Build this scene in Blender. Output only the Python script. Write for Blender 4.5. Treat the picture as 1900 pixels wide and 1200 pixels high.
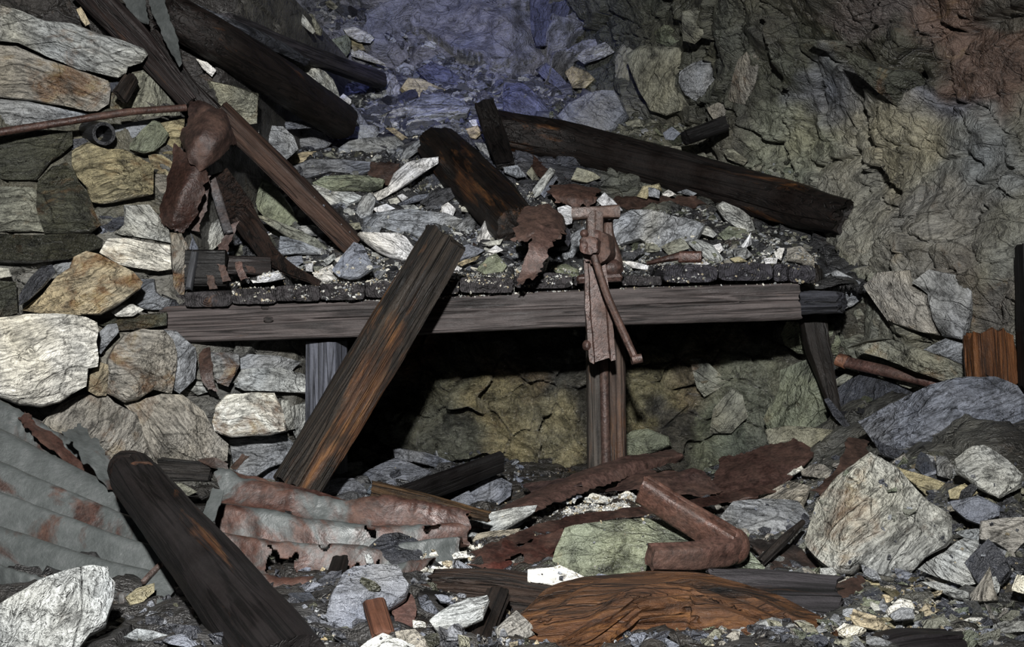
import bpy, math, random
import numpy as np
from mathutils import Vector, Matrix
from mathutils.bvhtree import BVHTree
for o in list(bpy.data.objects): bpy.data.objects.remove(o)
SC = bpy.context.scene; COL = SC.collection
rng = random.Random(11); nr = np.random.RandomState(11)
CZ = 0.65; FP = 2000.0
def P(px, py, d): return Vector(((px-950)/FP*d, d, (600-py)/FP*d+CZ))
# ---------------------------------------------------------------- camera
cd = bpy.data.cameras.new('camera'); cam = bpy.data.objects.new('camera', cd); COL.objects.link(cam)
cd.sensor_width = 36; cd.lens = 36*FP/1900; cam.location = (0, 0, CZ); cam.rotation_euler = (math.pi/2, 0, 0)
cd.clip_start = .05; SC.camera = cam
# ---------------------------------------------------------------- world, lamps, exposure
w = bpy.data.worlds.new('mine_air'); SC.world = w; w.use_nodes = True
w.node_tree.nodes['Background'].inputs[0].default_value = (.45, .52, .75, 1)
w.node_tree.nodes['Background'].inputs[1].default_value = .006
def lamp(name, kind, loc, energy, color, **k):
    l = bpy.data.lights.new(name, kind); o = bpy.data.objects.new(name, l); COL.objects.link(o)
    o.location = loc; l.energy = energy; l.color = color
    for a, b in k.items():
        if a == 'aim': o.rotation_euler = (Vector(b)-Vector(loc)).to_track_quat('-Z', 'Y').to_euler()
        else: setattr(l, a, b)
    return o
lamp('head_torch', 'SPOT', (-.12, -.5, CZ+1.12), 1500, (1, .985, .965), shadow_soft_size=.07, spot_size=1.45, spot_blend=1.0, aim=(-.4, 4.2, .64))
lamp('hand_lamp', 'POINT', (-.7, .1, CZ+.1), 8, (.93, .96, 1), shadow_soft_size=.25)  # weak soft fill added low beside the camera, not a lamp of the mine
lamp('blue_lamp', 'SPOT', (-.55, 4.9, CZ+2.1), 60, (.37, .41, 1), shadow_soft_size=.1, spot_size=1.5, spot_blend=1.0, aim=(-.2, 6.6, CZ+1.35))
SC.cycles.max_bounces = 3; SC.cycles.diffuse_bounces = 2; SC.cycles.glossy_bounces = 2
SC.view_settings.view_transform = 'Standard'; SC.view_settings.look = 'None'
SC.view_settings.exposure = 0.0; SC.view_settings.gamma = 1; SC.view_settings.use_curve_mapping = False
# ---------------------------------------------------------------- noise
def _h(ix, iy, iz, s):
    n = (ix.astype(np.int64)*374761393 + iy.astype(np.int64)*668265263 + iz.astype(np.int64)*2147483647 + s*1274126177) & 0xffffffff
    n = ((n ^ (n >> 13))*1274126177) & 0xffffffff
    n = ((n ^ (n >> 16))*2246822519) & 0xffffffff
    return ((n ^ (n >> 15)) & 0xffffff)/float(0xffffff)
def vnoise(x, y, z=0., s=0):
    x, y, z = np.broadcast_arrays(np.asarray(x, float), np.asarray(y, float), np.asarray(z, float))
    ix, iy, iz = np.floor(x), np.floor(y), np.floor(z)
    fx, fy, fz = x-ix, y-iy, z-iz
    fx, fy, fz = [f*f*f*(f*(f*6-15)+10) for f in (fx, fy, fz)]
    r = 0
    for a in (0, 1):
        for b in (0, 1):
            for c in (0, 1):
                r = r + _h(ix+a, iy+b, iz+c, s)*(fx if a else 1-fx)*(fy if b else 1-fy)*(fz if c else 1-fz)
    return r*2-1
def fbm(x, y, z=0., o=4, s=0, g=.5):
    r = 0; a = 1; f = 1; t = 0
    for i in range(o):
        r = r+a*vnoise(x*f+i*7.3, y*f-i*3.1, np.asarray(z)*f+i*1.7, s+i); t += a; a *= g; f *= 2.03
    return r/t
def ridge(x, y, z=0., o=3, s=0):
    r = 0; a = 1; f = 1; t = 0
    for i in range(o):
        r = r+a*(1-2*np.abs(vnoise(x*f+i*5.3, y*f, np.asarray(z)*f, s+i))); t += a; a *= .5; f *= 2.1
    return r/t
def cells(u, v, s=0):
    # blocky cracked rock: returns per-cell random tilt height and distance to the joint
    iu, iv = np.floor(u), np.floor(v)
    d1 = np.full(u.shape, 9.); d2 = np.full(u.shape, 9.); hh = np.zeros(u.shape)
    z = np.zeros_like(iu)
    for a in (-1, 0, 1):
        for b in (-1, 0, 1):
            cu = iu+a; cv = iv+b
            pu = cu+_h(cu, cv, z, s); pv = cv+_h(cu, cv, z, s+1)
            du = u-pu; dv = v-pv; d = np.sqrt(du*du+dv*dv)
            h = _h(cu, cv, z, s+2)-.5+du*(_h(cu, cv, z, s+3)-.5)*1.5+dv*(_h(cu, cv, z, s+4)-.5)*1.5
            n = d < d1
            d2 = np.where(n, d1, np.minimum(d2, d)); hh = np.where(n, h, hh); d1 = np.where(n, d, d1)
    return hh, d2-d1
def sst(x, a, b):
    t = np.clip((x-a)/(b-a), 0, 1); return t*t*(3-2*t)
def lin(c): return tuple(((v/255.)/12.92 if v <= 10 else (((v/255.)+.055)/1.055)**2.4) for v in c)
# ---------------------------------------------------------------- materials
def newmat(name):
    m = bpy.data.materials.new(name); m.use_nodes = True; nt = m.node_tree; nt.nodes.clear()
    out = nt.nodes.new('ShaderNodeOutputMaterial'); b = nt.nodes.new('ShaderNodeBsdfPrincipled')
    nt.links.new(b.outputs[0], out.inputs[0]); return m, nt, b
class NB:
    def __init__(s, nt):
        s.nt = nt; tc = nt.nodes.new('ShaderNodeTexCoord'); oi = nt.nodes.new('ShaderNodeObjectInfo')
        s.oi = oi
        mu = s.math('MULTIPLY', oi.outputs['Random'], 91.7)
        cv = nt.nodes.new('ShaderNodeCombineXYZ'); nt.links.new(mu, cv.inputs[0]); nt.links.new(mu, cv.inputs[1]); nt.links.new(mu, cv.inputs[2])
        ad = nt.nodes.new('ShaderNodeVectorMath'); ad.operation = 'ADD'
        nt.links.new(tc.outputs['Object'], ad.inputs[0]); nt.links.new(cv.outputs[0], ad.inputs[1]); s.co = ad.outputs[0]; s.raw = tc.outputs['Object']
    def put(s, sock, v):
        if isinstance(v, (int, float)): sock.default_value = v
        elif isinstance(v, tuple): sock.default_value = v if len(v) == 4 or len(sock.default_value) == 3 else v+(1,)
        else: s.nt.links.new(v, sock)
    def math(s, op, a, b=0., c=None, clamp=False):
        n = s.nt.nodes.new('ShaderNodeMath'); n.operation = op; n.use_clamp = clamp
        s.put(n.inputs[0], a); s.put(n.inputs[1], b)
        if c is not None: s.put(n.inputs[2], c)
        return n.outputs[0]
    def scale(s, v, sc, rot=(0, 0, 0)):
        n = s.nt.nodes.new('ShaderNodeMapping'); s.nt.links.new(v, n.inputs[0]); n.inputs['Scale'].default_value = sc; n.inputs['Rotation'].default_value = rot; return n.outputs[0]
    def noise(s, sc, det=4., rough=.55, dist=0., vec=None, st=(1, 1, 1), rot=(0, 0, 0)):
        n = s.nt.nodes.new('ShaderNodeTexNoise'); v = vec if vec is not None else s.co
        if st != (1, 1, 1) or rot != (0, 0, 0): v = s.scale(v, st, rot)
        s.nt.links.new(v, n.inputs['Vector']); n.inputs['Scale'].default_value = sc; n.inputs['Detail'].default_value = det
        n.inputs['Roughness'].default_value = rough; n.inputs['Distortion'].default_value = dist; return n.outputs[0]
    def ramp(s, f, *st):
        n = s.nt.nodes.new('ShaderNodeValToRGB'); s.nt.links.new(f, n.inputs[0]); e = n.color_ramp.elements
        while len(e) < len(st): e.new(.5)
        for i, (p, c) in enumerate(st):
            e[i].position = p; e[i].color = (c, c, c, 1) if isinstance(c, (int, float)) else tuple(c)+(1,)
        return n.outputs[0]
    def mix(s, f, a, b, bt='MIX'):
        n = s.nt.nodes.new('ShaderNodeMix'); n.data_type = 'RGBA'; n.blend_type = bt
        s.put(n.inputs[0], f); s.put(n.inputs[6], a); s.put(n.inputs[7], b); return n.outputs[2]
    def bump(s, h, strength, dist=.01, nrm=None):
        n = s.nt.nodes.new('ShaderNodeBump'); s.nt.links.new(h, n.inputs['Height']); n.inputs['Strength'].default_value = strength; n.inputs['Distance'].default_value = dist
        if nrm is not None: s.nt.links.new(nrm, n.inputs['Normal'])
        return n.outputs[0]
def rockmat(name, streak, src='obj', rough=(.28, .6), bstr=1., wet=0., mottle=.5, spec=.5, crack=.5):
    m, nt, b = newmat(name); N = NB(nt)
    if src == 'obj': base = N.oi.outputs['Color']; stain = N.oi.outputs['Alpha']
    else:
        a = nt.nodes.new('ShaderNodeAttribute'); a.attribute_name = 'Col'; base = a.outputs['Color']; stain = a.outputs['Alpha']
    wn = nt.nodes.new('ShaderNodeTexNoise'); nt.links.new(N.co, wn.inputs['Vector']); wn.inputs['Scale'].default_value = 5; wn.inputs['Detail'].default_value = 3
    wv = nt.nodes.new('ShaderNodeVectorMath'); wv.operation = 'MULTIPLY_ADD'; nt.links.new(wn.outputs['Color'], wv.inputs[0]); wv.inputs[1].default_value = (.09, .09, .09); nt.links.new(N.co, wv.inputs[2]); warped = wv.outputs[0]
    st1 = N.noise(5, 5, .66, .5, vec=warped, st=(1.1, 6, 6)); st2 = N.noise(26, 4, .68, .4, vec=warped, st=(.28, 4.2, 4.2)); mo = N.noise(9, 5, .68, .6); big = N.noise(2.6, 2, .5, .8)
    grime = N.noise(14, 5, .75, .3, st=(.8, 1.4, 1.4)); fine = N.noise(70, 3, .72); msk = N.ramp(N.noise(4, 2, .6, .5), (.38, .25), (.6, 1.))
    def vor(sc, st):
        v = nt.nodes.new('ShaderNodeTexVoronoi'); v.feature = 'DISTANCE_TO_EDGE'; nt.links.new(N.scale(warped, st), v.inputs['Vector']); v.inputs['Scale'].default_value = sc; return v.outputs['Distance']
    ck = N.ramp(vor(5.5, (.55, 1.5, 1.3)), (.0, 0.), (.02, 1.)); ck2 = N.ramp(vor(17, (.4, 1.7, 1.5)), (.0, .55), (.04, 1.))
    s1 = N.ramp(st1, (.32, 1-.82*streak), (.47, 1-.1*streak), (.58, 1+.2*streak), (.72, 1-.45*streak))
    s2 = N.ramp(st2, (.38, 1-.62*streak), (.52, 1.), (.68, 1+.22*streak))
    c = N.mix(msk, base, N.mix(1., base, s1, 'MULTIPLY')); c = N.mix(1., c, s2, 'MULTIPLY')
    mm = N.ramp(mo, (.34, 1-.8*mottle), (.5, 1.), (.72, 1+.45*mottle)); c = N.mix(1., c, mm, 'MULTIPLY')
    c = N.mix(1., c, N.ramp(grime, (.36, .38), (.47, .95), (.7, 1.12)), 'MULTIPLY')
    c = N.mix(.55, c, N.ramp(big, (.3, (.8, .87, 1.0)), (.5, (1, 1, 1)), (.7, (1.1, 1.02, .82))), 'MULTIPLY')
    c = N.mix(crack, c, N.mix(1., ck, ck2, 'MULTIPLY'), 'MULTIPLY')
    # rust and mineral stains
    sn = N.noise(6.5, 4, .66, .8); th = N.math('MULTIPLY_ADD', stain, -.27, .66)
    sf = N.math('MULTIPLY', N.math('SUBTRACT', sn, th), 7., clamp=True); sf = N.math('MULTIPLY', sf, N.math('MULTIPLY', stain, 1.6, clamp=True), clamp=True)
    rc = N.ramp(mo, (.38, (.035, .018, .009)), (.5, (.14, .062, .018)), (.64, (.26, .19, .08)))
    c = N.mix(N.math('MULTIPLY', sf, .75), c, rc)
    nt.links.new(c, b.inputs['Base Color'])
    r = N.ramp(N.noise(7, 2, .6), (.35, rough[0]), (.65, rough[1])); nt.links.new(r, b.inputs['Roughness'])
    b.inputs['Specular IOR Level'].default_value = spec
    h = N.math('ADD', N.math('MULTIPLY', N.math('MULTIPLY', st1, msk), .9*streak+.1), N.math('MULTIPLY', mo, 1.)); h = N.math('ADD', h, N.math('MULTIPLY', st2, .4*streak)); h = N.math('ADD', h, N.math('MULTIPLY', grime, .9)); h = N.math('ADD', h, N.math('MULTIPLY', fine, .32))
    h = N.math('ADD', h, N.math('MULTIPLY', N.math('MULTIPLY', ck, ck2), .35*crack))
    nm = N.bump(h, bstr, .03)
    if wet > 0:
        nm = N.bump(N.noise(48, 5, .7), 1., .05, nm)
        b.inputs['Coat Weight'].default_value = wet; b.inputs['Coat Roughness'].default_value = .1; nt.links.new(nm, b.inputs['Coat Normal'])
    nt.links.new(nm, b.inputs['Normal']); return m
MB_ = rockmat('banded_schist', .9); MPn = rockmat('plain_slate', .3, mottle=.35, crack=.35); MM = rockmat('mottled_greenstone', .22, mottle=.95, bstr=1.)
MW = rockmat('wet_banded_rock', .75, rough=(.2, .45), wet=.5)
MWALL = rockmat('wall_rock', .42, 'col', rough=(.35, .65), mottle=.6, bstr=.8)
MNICHE = rockmat('dripping_wall_rock', .5, 'col', rough=(.12, .35), mottle=.9, bstr=1., wet=1.)
RM = {'b': MB_, 'p': MPn, 'm': MM, 'w': MW}
def woodmat(name, rough=(.5, .8), dark=.5, bstr=.6, ring=0., spec=.3):
    m, nt, b = newmat(name); N = NB(nt); base = N.oi.outputs['Color']; al = N.oi.outputs['Alpha']
    g1 = N.noise(5, 6, .65, .5, st=(.35, 5, 5)); g2 = N.noise(20, 6, .65, .6, st=(.16, 2.6, 2.6)); mo = N.noise(6, 5, .6)
    wv = nt.nodes.new('ShaderNodeTexWave'); wv.wave_type = 'RINGS'; wv.rings_direction = 'X'; nt.links.new(N.scale(N.raw, (.06, 1, 1)), wv.inputs[0]); wv.inputs['Scale'].default_value = 38; wv.inputs['Distortion'].default_value = 3.5; wv.inputs['Detail'].default_value = 3
    c = N.mix(1., base, N.ramp(g1, (.32, 1-dark*1.2), (.5, 1.), (.7, 1.35)), 'MULTIPLY'); c = N.mix(1., c, N.ramp(g2, (.35, .45), (.55, 1.), (.7, 1.3)), 'MULTIPLY')
    c = N.mix(ring, c, wv.outputs[0], 'MULTIPLY')
    lines = N.ramp(N.noise(17, 3, .5, .5, st=(.045, 1.6, 1.6)), (.46, 1.), (.485, .12), (.5, .12), (.525, 1.)); c = N.mix(.75, c, lines, 'MULTIPLY')
    sn = N.noise(6.5, 6, .68, .5, st=(.28, 1.3, 1.3)); th = N.math('MULTIPLY_ADD', al, -.27, .70)
    sf = N.math('MULTIPLY', N.math('SUBTRACT', sn, th), 7., clamp=True)
    c = N.mix(N.math('MULTIPLY', sf, .85), c, N.ramp(g2, (.3, (.016, .008, .005)), (.5, (.075, .03, .011)), (.66, (.18, .082, .026))))
    nt.links.new(c, b.inputs['Base Color']); nt.links.new(N.ramp(mo, (.35, rough[0]), (.65, rough[1])), b.inputs['Roughness'])
    h = N.math('ADD', N.math('MULTIPLY', N.noise(60, 4, .7, st=(.5, 1, 1)), .5), N.math('MULTIPLY', g2, .9))
    h = N.math('ADD', h, N.math('ADD', N.math('MULTIPLY', g1, .8), N.math('MULTIPLY', wv.outputs['Fac'], ring)))
    h = N.math('ADD', h, N.math('MULTIPLY', lines, .5)); nt.links.new(N.bump(h, bstr, .012), b.inputs['Normal']); b.inputs['Specular IOR Level'].default_value = spec; return m
MWOOD = woodmat('old_timber', dark=.7); MEND = woodmat('lagging_timber', ring=.3); MWET = woodmat('wet_dark_timber', rough=(.42, .7), dark=.4, bstr=.5, spec=.27); MROT = woodmat('rotten_timber', rough=(.5, .85), dark=.85, bstr=1.)
def rustmat(name, galv=False):
    m, nt, b = newmat(name); N = NB(nt); base = N.oi.outputs['Color']; al = N.oi.outputs['Alpha']
    n1 = N.noise(5, 7, .65, .6); n2 = N.noise(28, 5, .7); n3 = N.noise(90, 3, .6)
    c = N.mix(1., base, N.ramp(n2, (.3, .45), (.5, 1.), (.72, 1.6)), 'MULTIPLY'); c = N.mix(1., c, N.ramp(n3, (.35, .6), (.6, 1.2)), 'MULTIPLY')
    c = N.mix(N.ramp(n1, (.45, 0.), (.62, .65)), c, N.mix(1., (.055, .03, .021), N.ramp(n2, (.35, .4), (.65, 1.7)), 'MULTIPLY'))
    if galv:
        th = N.math('MULTIPLY_ADD', al, -.5, .78); f = N.math('MULTIPLY', N.math('SUBTRACT', N.noise(3.4, 6, .6, .7), th), 14., clamp=True)
        g = N.ramp(n2, (.32, (.016, .02, .018)), (.5, (.045, .052, .05)), (.72, (.10, .105, .105)))
        c = N.mix(f, c, N.mix(.5, g, (.075, .082, .082)))
    nt.links.new(c, b.inputs['Base Color'])
    b.inputs['Metallic'].default_value = .15; nt.links.new(N.ramp(n1, (.35, .38), (.65, .75)), b.inputs['Roughness'])
    h = N.math('ADD', N.math('MULTIPLY', n2, .8), N.math('MULTIPLY', n3, .4)); nt.links.new(N.bump(h, .6 if galv else 1., .006), b.inputs['Normal']); return m
MRUST = rustmat('rusted_iron'); MGALV = rustmat('rusting_galvanised_sheet', True)
# ---------------------------------------------------------------- object helpers
GEO = []          # geometry that chips may land on
def mkmesh(name, V, F, mat, smooth=True, sharp=None):
    me = bpy.data.meshes.new(name); me.from_pydata([tuple(v) for v in V], [], [tuple(f) for f in F]); me.update()
    if smooth:
        me.polygons.foreach_set('use_smooth', [True]*len(me.polygons))
        if sharp: me.set_sharp_from_angle(angle=math.radians(sharp))
    me.materials.append(mat); return me
def tag(o, label=None, cat=None, group=None, kind=None):
    if label: o['label'] = label
    if cat: o['category'] = cat
    if group: o['group'] = group
    if kind: o['kind'] = kind
    return o
def link(name, me, mtx=None, parent=None, color=None, stain=0., label=None, cat=None, group=None, kind=None):
    o = bpy.data.objects.new(name, me); COL.objects.link(o)
    m = mtx if mtx is not None else Matrix()
    if parent is not None: o.parent = parent; m = parent.matrix_basis.inverted() @ m
    o.matrix_basis = m
    if color is not None: o.color = (*color[:3], stain)
    return tag(o, label, cat, group, kind)
def empty(name, loc, label, cat, group=None):
    o = bpy.data.objects.new(name, None); COL.objects.link(o); o.matrix_basis = Matrix.Translation(loc); o.empty_display_size = .05
    return tag(o, label, cat, group)
def grid_faces(nu, nv, flip=False, wrap=False):
    i, j = np.meshgrid(np.arange(nu-1), np.arange(nv if wrap else nv-1), indexing='ij'); a = i*nv+j; b = a+nv; j2 = (j+1) % nv
    c = i*nv+j2; d = c+nv
    F = np.stack([a, b, d, c], -1).reshape(-1, 4); return F[:, ::-1] if flip else F
def fastmesh(name, V, F, mat, cols=None):
    me = bpy.data.meshes.new(name); V = np.asarray(V, np.float32).reshape(-1, 3); F = np.asarray(F, np.int32)
    me.vertices.add(len(V)); me.vertices.foreach_set('co', V.ravel()); k = F.shape[1]
    me.loops.add(F.size); me.loops.foreach_set('vertex_index', F.ravel()); me.polygons.add(len(F))
    me.polygons.foreach_set('loop_start', np.arange(len(F), dtype=np.int32)*k); me.update(calc_edges=True)
    me.polygons.foreach_set('use_smooth', [True]*len(F)); me.materials.append(mat)
    if cols is not None:
        a = me.color_attributes.new('Col', 'FLOAT_COLOR', 'POINT'); a.data.foreach_set('color', np.asarray(cols, np.float32).ravel())
    me.update(); return me
# ================================================================ THE SETTING
# stone colours by area of the rock faces: (px, py, radius, colour, stain)
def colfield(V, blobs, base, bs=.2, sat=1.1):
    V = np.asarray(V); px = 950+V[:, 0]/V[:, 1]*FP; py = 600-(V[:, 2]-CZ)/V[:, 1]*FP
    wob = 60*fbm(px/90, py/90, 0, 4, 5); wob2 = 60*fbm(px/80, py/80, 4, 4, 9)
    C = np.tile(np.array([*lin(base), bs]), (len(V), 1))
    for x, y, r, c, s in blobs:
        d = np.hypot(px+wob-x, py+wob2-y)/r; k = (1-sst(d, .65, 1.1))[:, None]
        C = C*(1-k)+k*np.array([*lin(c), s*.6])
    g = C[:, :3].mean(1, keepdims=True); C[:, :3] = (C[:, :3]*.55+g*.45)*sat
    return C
SH = []
def shell(name, V, nu, nv, blobs, base, mat, flip=False, bs=.2, sat=1.1):
    F = grid_faces(nu, nv, flip); me = fastmesh(name, V, F, mat, colfield(V, blobs, base, bs, sat)); o = link(name, me, kind='structure'); SH.append((np.asarray(V), F)); return o
def mesh2(u0, u1, nu, v0, v1, nv): return np.meshgrid(np.linspace(u0, u1, nu), np.linspace(v0, v1, nv), indexing='ij')
# floor of the working
X, Y = mesh2(-2.6, 2.6, 420, 1.0, 5.3, 360)
Z = .03+.05*fbm(X*2, Y*2, 0, 5, 3)+.02*ridge(X*6, Y*6, 0, 3, 4)
ch, cdst = cells(X*7+fbm(X*3, Y*3), Y*7+fbm(X*3, Y*3, 5), 21); Z += .03*ch*(cdst > .02)-.03*(1-sst(cdst, 0, .12))
Z += .33*sst(X, .75, 1.5)*sst(Y, 2.1, 3.3)+.1*(1-sst(X, -2.0, -.9))*sst(Y, 3.1, 3.6)
floor_V = np.stack([X, Y, Z], -1).reshape(-1, 3)
FL = shell('floor', floor_V, 420, 360, [(1650, 950, 300, (70, 70, 62), .1), (1100, 1050, 260, (54, 48, 40), .4), (700, 850, 160, (60, 62, 66), .1)], (44, 42, 40), MWALL, True)
# rubble bank rising behind the lagging
X, Y = mesh2(-2.1, 2.2, 440, 4.12, 6.9, 330)
Z = CZ+.13+.56*(Y-4.12)+.06*fbm(X*2.3, Y*2.3, 0, 5, 31)
ch, cdst = cells(X*8+1.2*fbm(X*3, Y*3), Y*11+1.2*fbm(X*3, Y*3, 5), 41); Z += .05*ch-.04*(1-sst(cdst, 0, .14))
Z += -.05*sst(X, .6, 1.2)*sst(Y, 4.3, 5)
bank_V = np.stack([X, Y, Z], -1).reshape(-1, 3)
BK = shell('ground_bank', bank_V, 440, 330, [(950, 60, 330, (72, 76, 90), .0), (560, 60, 190, (50, 58, 58), .1), (1250, 220, 180, (92, 94, 76), .1)], (42, 43, 46), MWALL, True)
# left side wall: the hearting behind the stacked stones
X, Z = mesh2(-2.6, -.55, 300, -.1, 2.2, 330); z0 = Z-CZ
Y = 3.62+.52*(X+1.75)+.38*np.clip(z0-.1, 0, 3)
Y += 3.2*sst(X, -1.28+.1*z0, -.95+.1*z0)*sst(z0, .08, .16)+1.1*sst(X, -.84, -.66)*(1-sst(z0, .08, .16))
ch, cdst = cells(X*6+fbm(X*3, Z*3), Z*9+fbm(X*3, Z*3, 5), 51); Y += .07-.06*ch+.05*(1-sst(cdst, 0, .12))-.04*fbm(X*5, Z*5, 0, 4, 52)
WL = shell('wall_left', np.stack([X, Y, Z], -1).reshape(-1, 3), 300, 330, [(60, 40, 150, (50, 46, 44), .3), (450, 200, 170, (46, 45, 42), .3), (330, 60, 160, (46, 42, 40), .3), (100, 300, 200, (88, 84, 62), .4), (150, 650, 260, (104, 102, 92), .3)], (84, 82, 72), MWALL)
# dripping rock face under the stull
X, Z = mesh2(-1.3, 1.75, 420, -.1, .86, 170); z0 = Z-CZ
Y = 4.86-.1*X-.45*sst(X, .85, 1.5)+.25*z0
ch, cdst = cells(X*5+fbm(X*3, Z*3), Z*7+fbm(X*3, Z*3, 5), 61); Y += -.1*ch+.05*(1-sst(cdst, 0, .08))-.1*fbm(X*4, Z*4, 0, 5, 62)-.03*ridge(X*9+Z*4, Z*9, 0, 3, 63)
WN = shell('wall_back', np.stack([X, Y, Z], -1).reshape(-1, 3), 420, 170, [(760, 720, 110, (112, 72, 38), .9), (700, 800, 120, (72, 76, 66), .3), (860, 780, 100, (84, 84, 62), .4), (960, 700, 70, (86, 70, 40), .7), (930, 800, 110, (118, 108, 62), .5), (1010, 840, 100, (128, 118, 70), .4), (820, 850, 90, (76, 78, 62), .2), (1200, 730, 80, (110, 102, 58), .5), (1330, 690, 110, (100, 88, 58), .7), (1400, 760, 130, (104, 108, 84), .3), (1250, 830, 90, (62, 60, 52), .3), (1340, 830, 80, (96, 104, 80), .2)], (66, 64, 54), MNICHE, sat=1.9)
# blue-grey face at the head of the bank
X, Z = mesh2(-2.4, 1.4, 380, 1.5, 3.1, 170); z0 = Z-CZ
Y = 6.35+.25*(z0-1.4)+.25*np.abs(X)
ch, cdst = cells(X*2.2+fbm(X*2, Z*2), Z*3+fbm(X*2, Z*2, 5), 71); Y += -.28*ch+.05*(1-sst(cdst, 0, .05))-.2*fbm(X*2, Z*2, 0, 5, 72)-.03*ridge(X*5+Z*6, Z*7-X*4, 0, 4, 73)
WB = shell('wall_far', np.stack([X, Y, Z], -1).reshape(-1, 3), 380, 170, [], (104, 108, 122), MWALL, bs=0)
# right side wall
U, Z = mesh2(0, 1, 520, -.1, 2.6, 420); z0 = Z-CZ
ax, ay, bx, by = .62, 6.6, 2.25, 2.3; L = math.hypot(bx-ax, by-ay); nx, ny = -(ay-by)/L, -(bx-ax)/L   # normal towards the passage
s_ = U*L
D = .24*fbm(s_*1.1, Z*1.3, 0, 3, 81)+.045*fbm(s_*4, Z*4, 2, 5, 82)+.022*ridge(s_*4+Z*2, Z*6-s_*2, 0, 5, 83)
ch, cdst = cells(s_*2.6+1.1*fbm(s_*2, Z*2), Z*3.3+1.1*fbm(s_*2, Z*2, 5), 84); D += .1*ch-.04*(1-sst(cdst, 0, .05))
ch, cdst = cells(s_*7+1.3*fbm(s_*3, Z*3), Z*9+1.3*fbm(s_*3, Z*3, 5), 86); D += .028*ch-.012*(1-sst(cdst, 0, .08))
D += .25*np.clip(z0-.75, 0, 2)-.12*sst(-z0, .05, .5)+.05
D += -.38*np.exp(-(((z0+.1)/.13)**2))*sst(U, .735, .765)
X = ax+(bx-ax)*U+nx*D; Y = ay+(by-ay)*U+ny*D
WR = shell('wall_right', np.stack([X, Y, Z], -1).reshape(-1, 3), 520, 420, [(1450, 60, 260, (66, 64, 50), .2), (1130, 60, 130, (62, 66, 52), .1), (1300, 110, 130, (72, 74, 58), .1), (1680, 80, 190, (84, 72, 66), .3), (1830, 90, 150, (98, 70, 52), .6), (1500, 150, 120, (72, 74, 54), .3), (1650, 130, 100, (64, 62, 44), .3), (1560, 215, 110, (92, 96, 104), .1), (1720, 230, 90, (98, 102, 116), .1), (1460, 300, 120, (120, 124, 96), .1), (1650, 320, 150, (134, 130, 104), .3), (1830, 300, 110, (112, 116, 112), .1), (1600, 420, 120, (134, 130, 108), .3), (1750, 440, 130, (112, 110, 100), .4), (1800, 560, 110, (96, 90, 78), .6), (1880, 450, 90, (112, 112, 96), .3), (1560, 560, 100, (102, 104, 80), .2), (1680, 650, 100, (112, 112, 92), .3), (1500, 700, 130, (104, 108, 84), .2), (1880, 20, 60, (80, 74, 62), .3)], (104, 102, 84), MWALL)
def bvh_of(lst):
    V = []; F = []; n = 0
    for v, f in lst:
        V.extend(map(tuple, np.asarray(v))); F.extend([tuple(int(k)+n for k in q) for q in f]); n += len(v)
    return BVHTree.FromPolygons(V, F)
# a coarser copy is enough for resting things on
CO = []
for (V, F), (nu, nv) in zip(SH, [(420, 360), (440, 330), (300, 330), (420, 170), (380, 170), (520, 420)]):
    g = V.reshape(nu, nv, 3)[::4, ::4]; CO.append((g.reshape(-1, 3), grid_faces(g.shape[0], g.shape[1])))
BV = bvh_of(CO); EYE = Vector((0, 0, CZ))
def cast(px, py, bv=None):
    d = P(px, py, 1)-EYE; dn = d.normalized(); h = (bv or BV).ray_cast(EYE, dn)
    if h[0] is None: return P(px, py, 5.5), Vector((0, -1, 0))
    n = h[1]
    if n.dot(dn) > 0: n = -n
    return h[0], n
def S(px, py, off=0.):           # a point resting on the rock seen at this place, off metres proud of it
    p, n = cast(px, py); return P(px, py, p.y-off)
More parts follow.
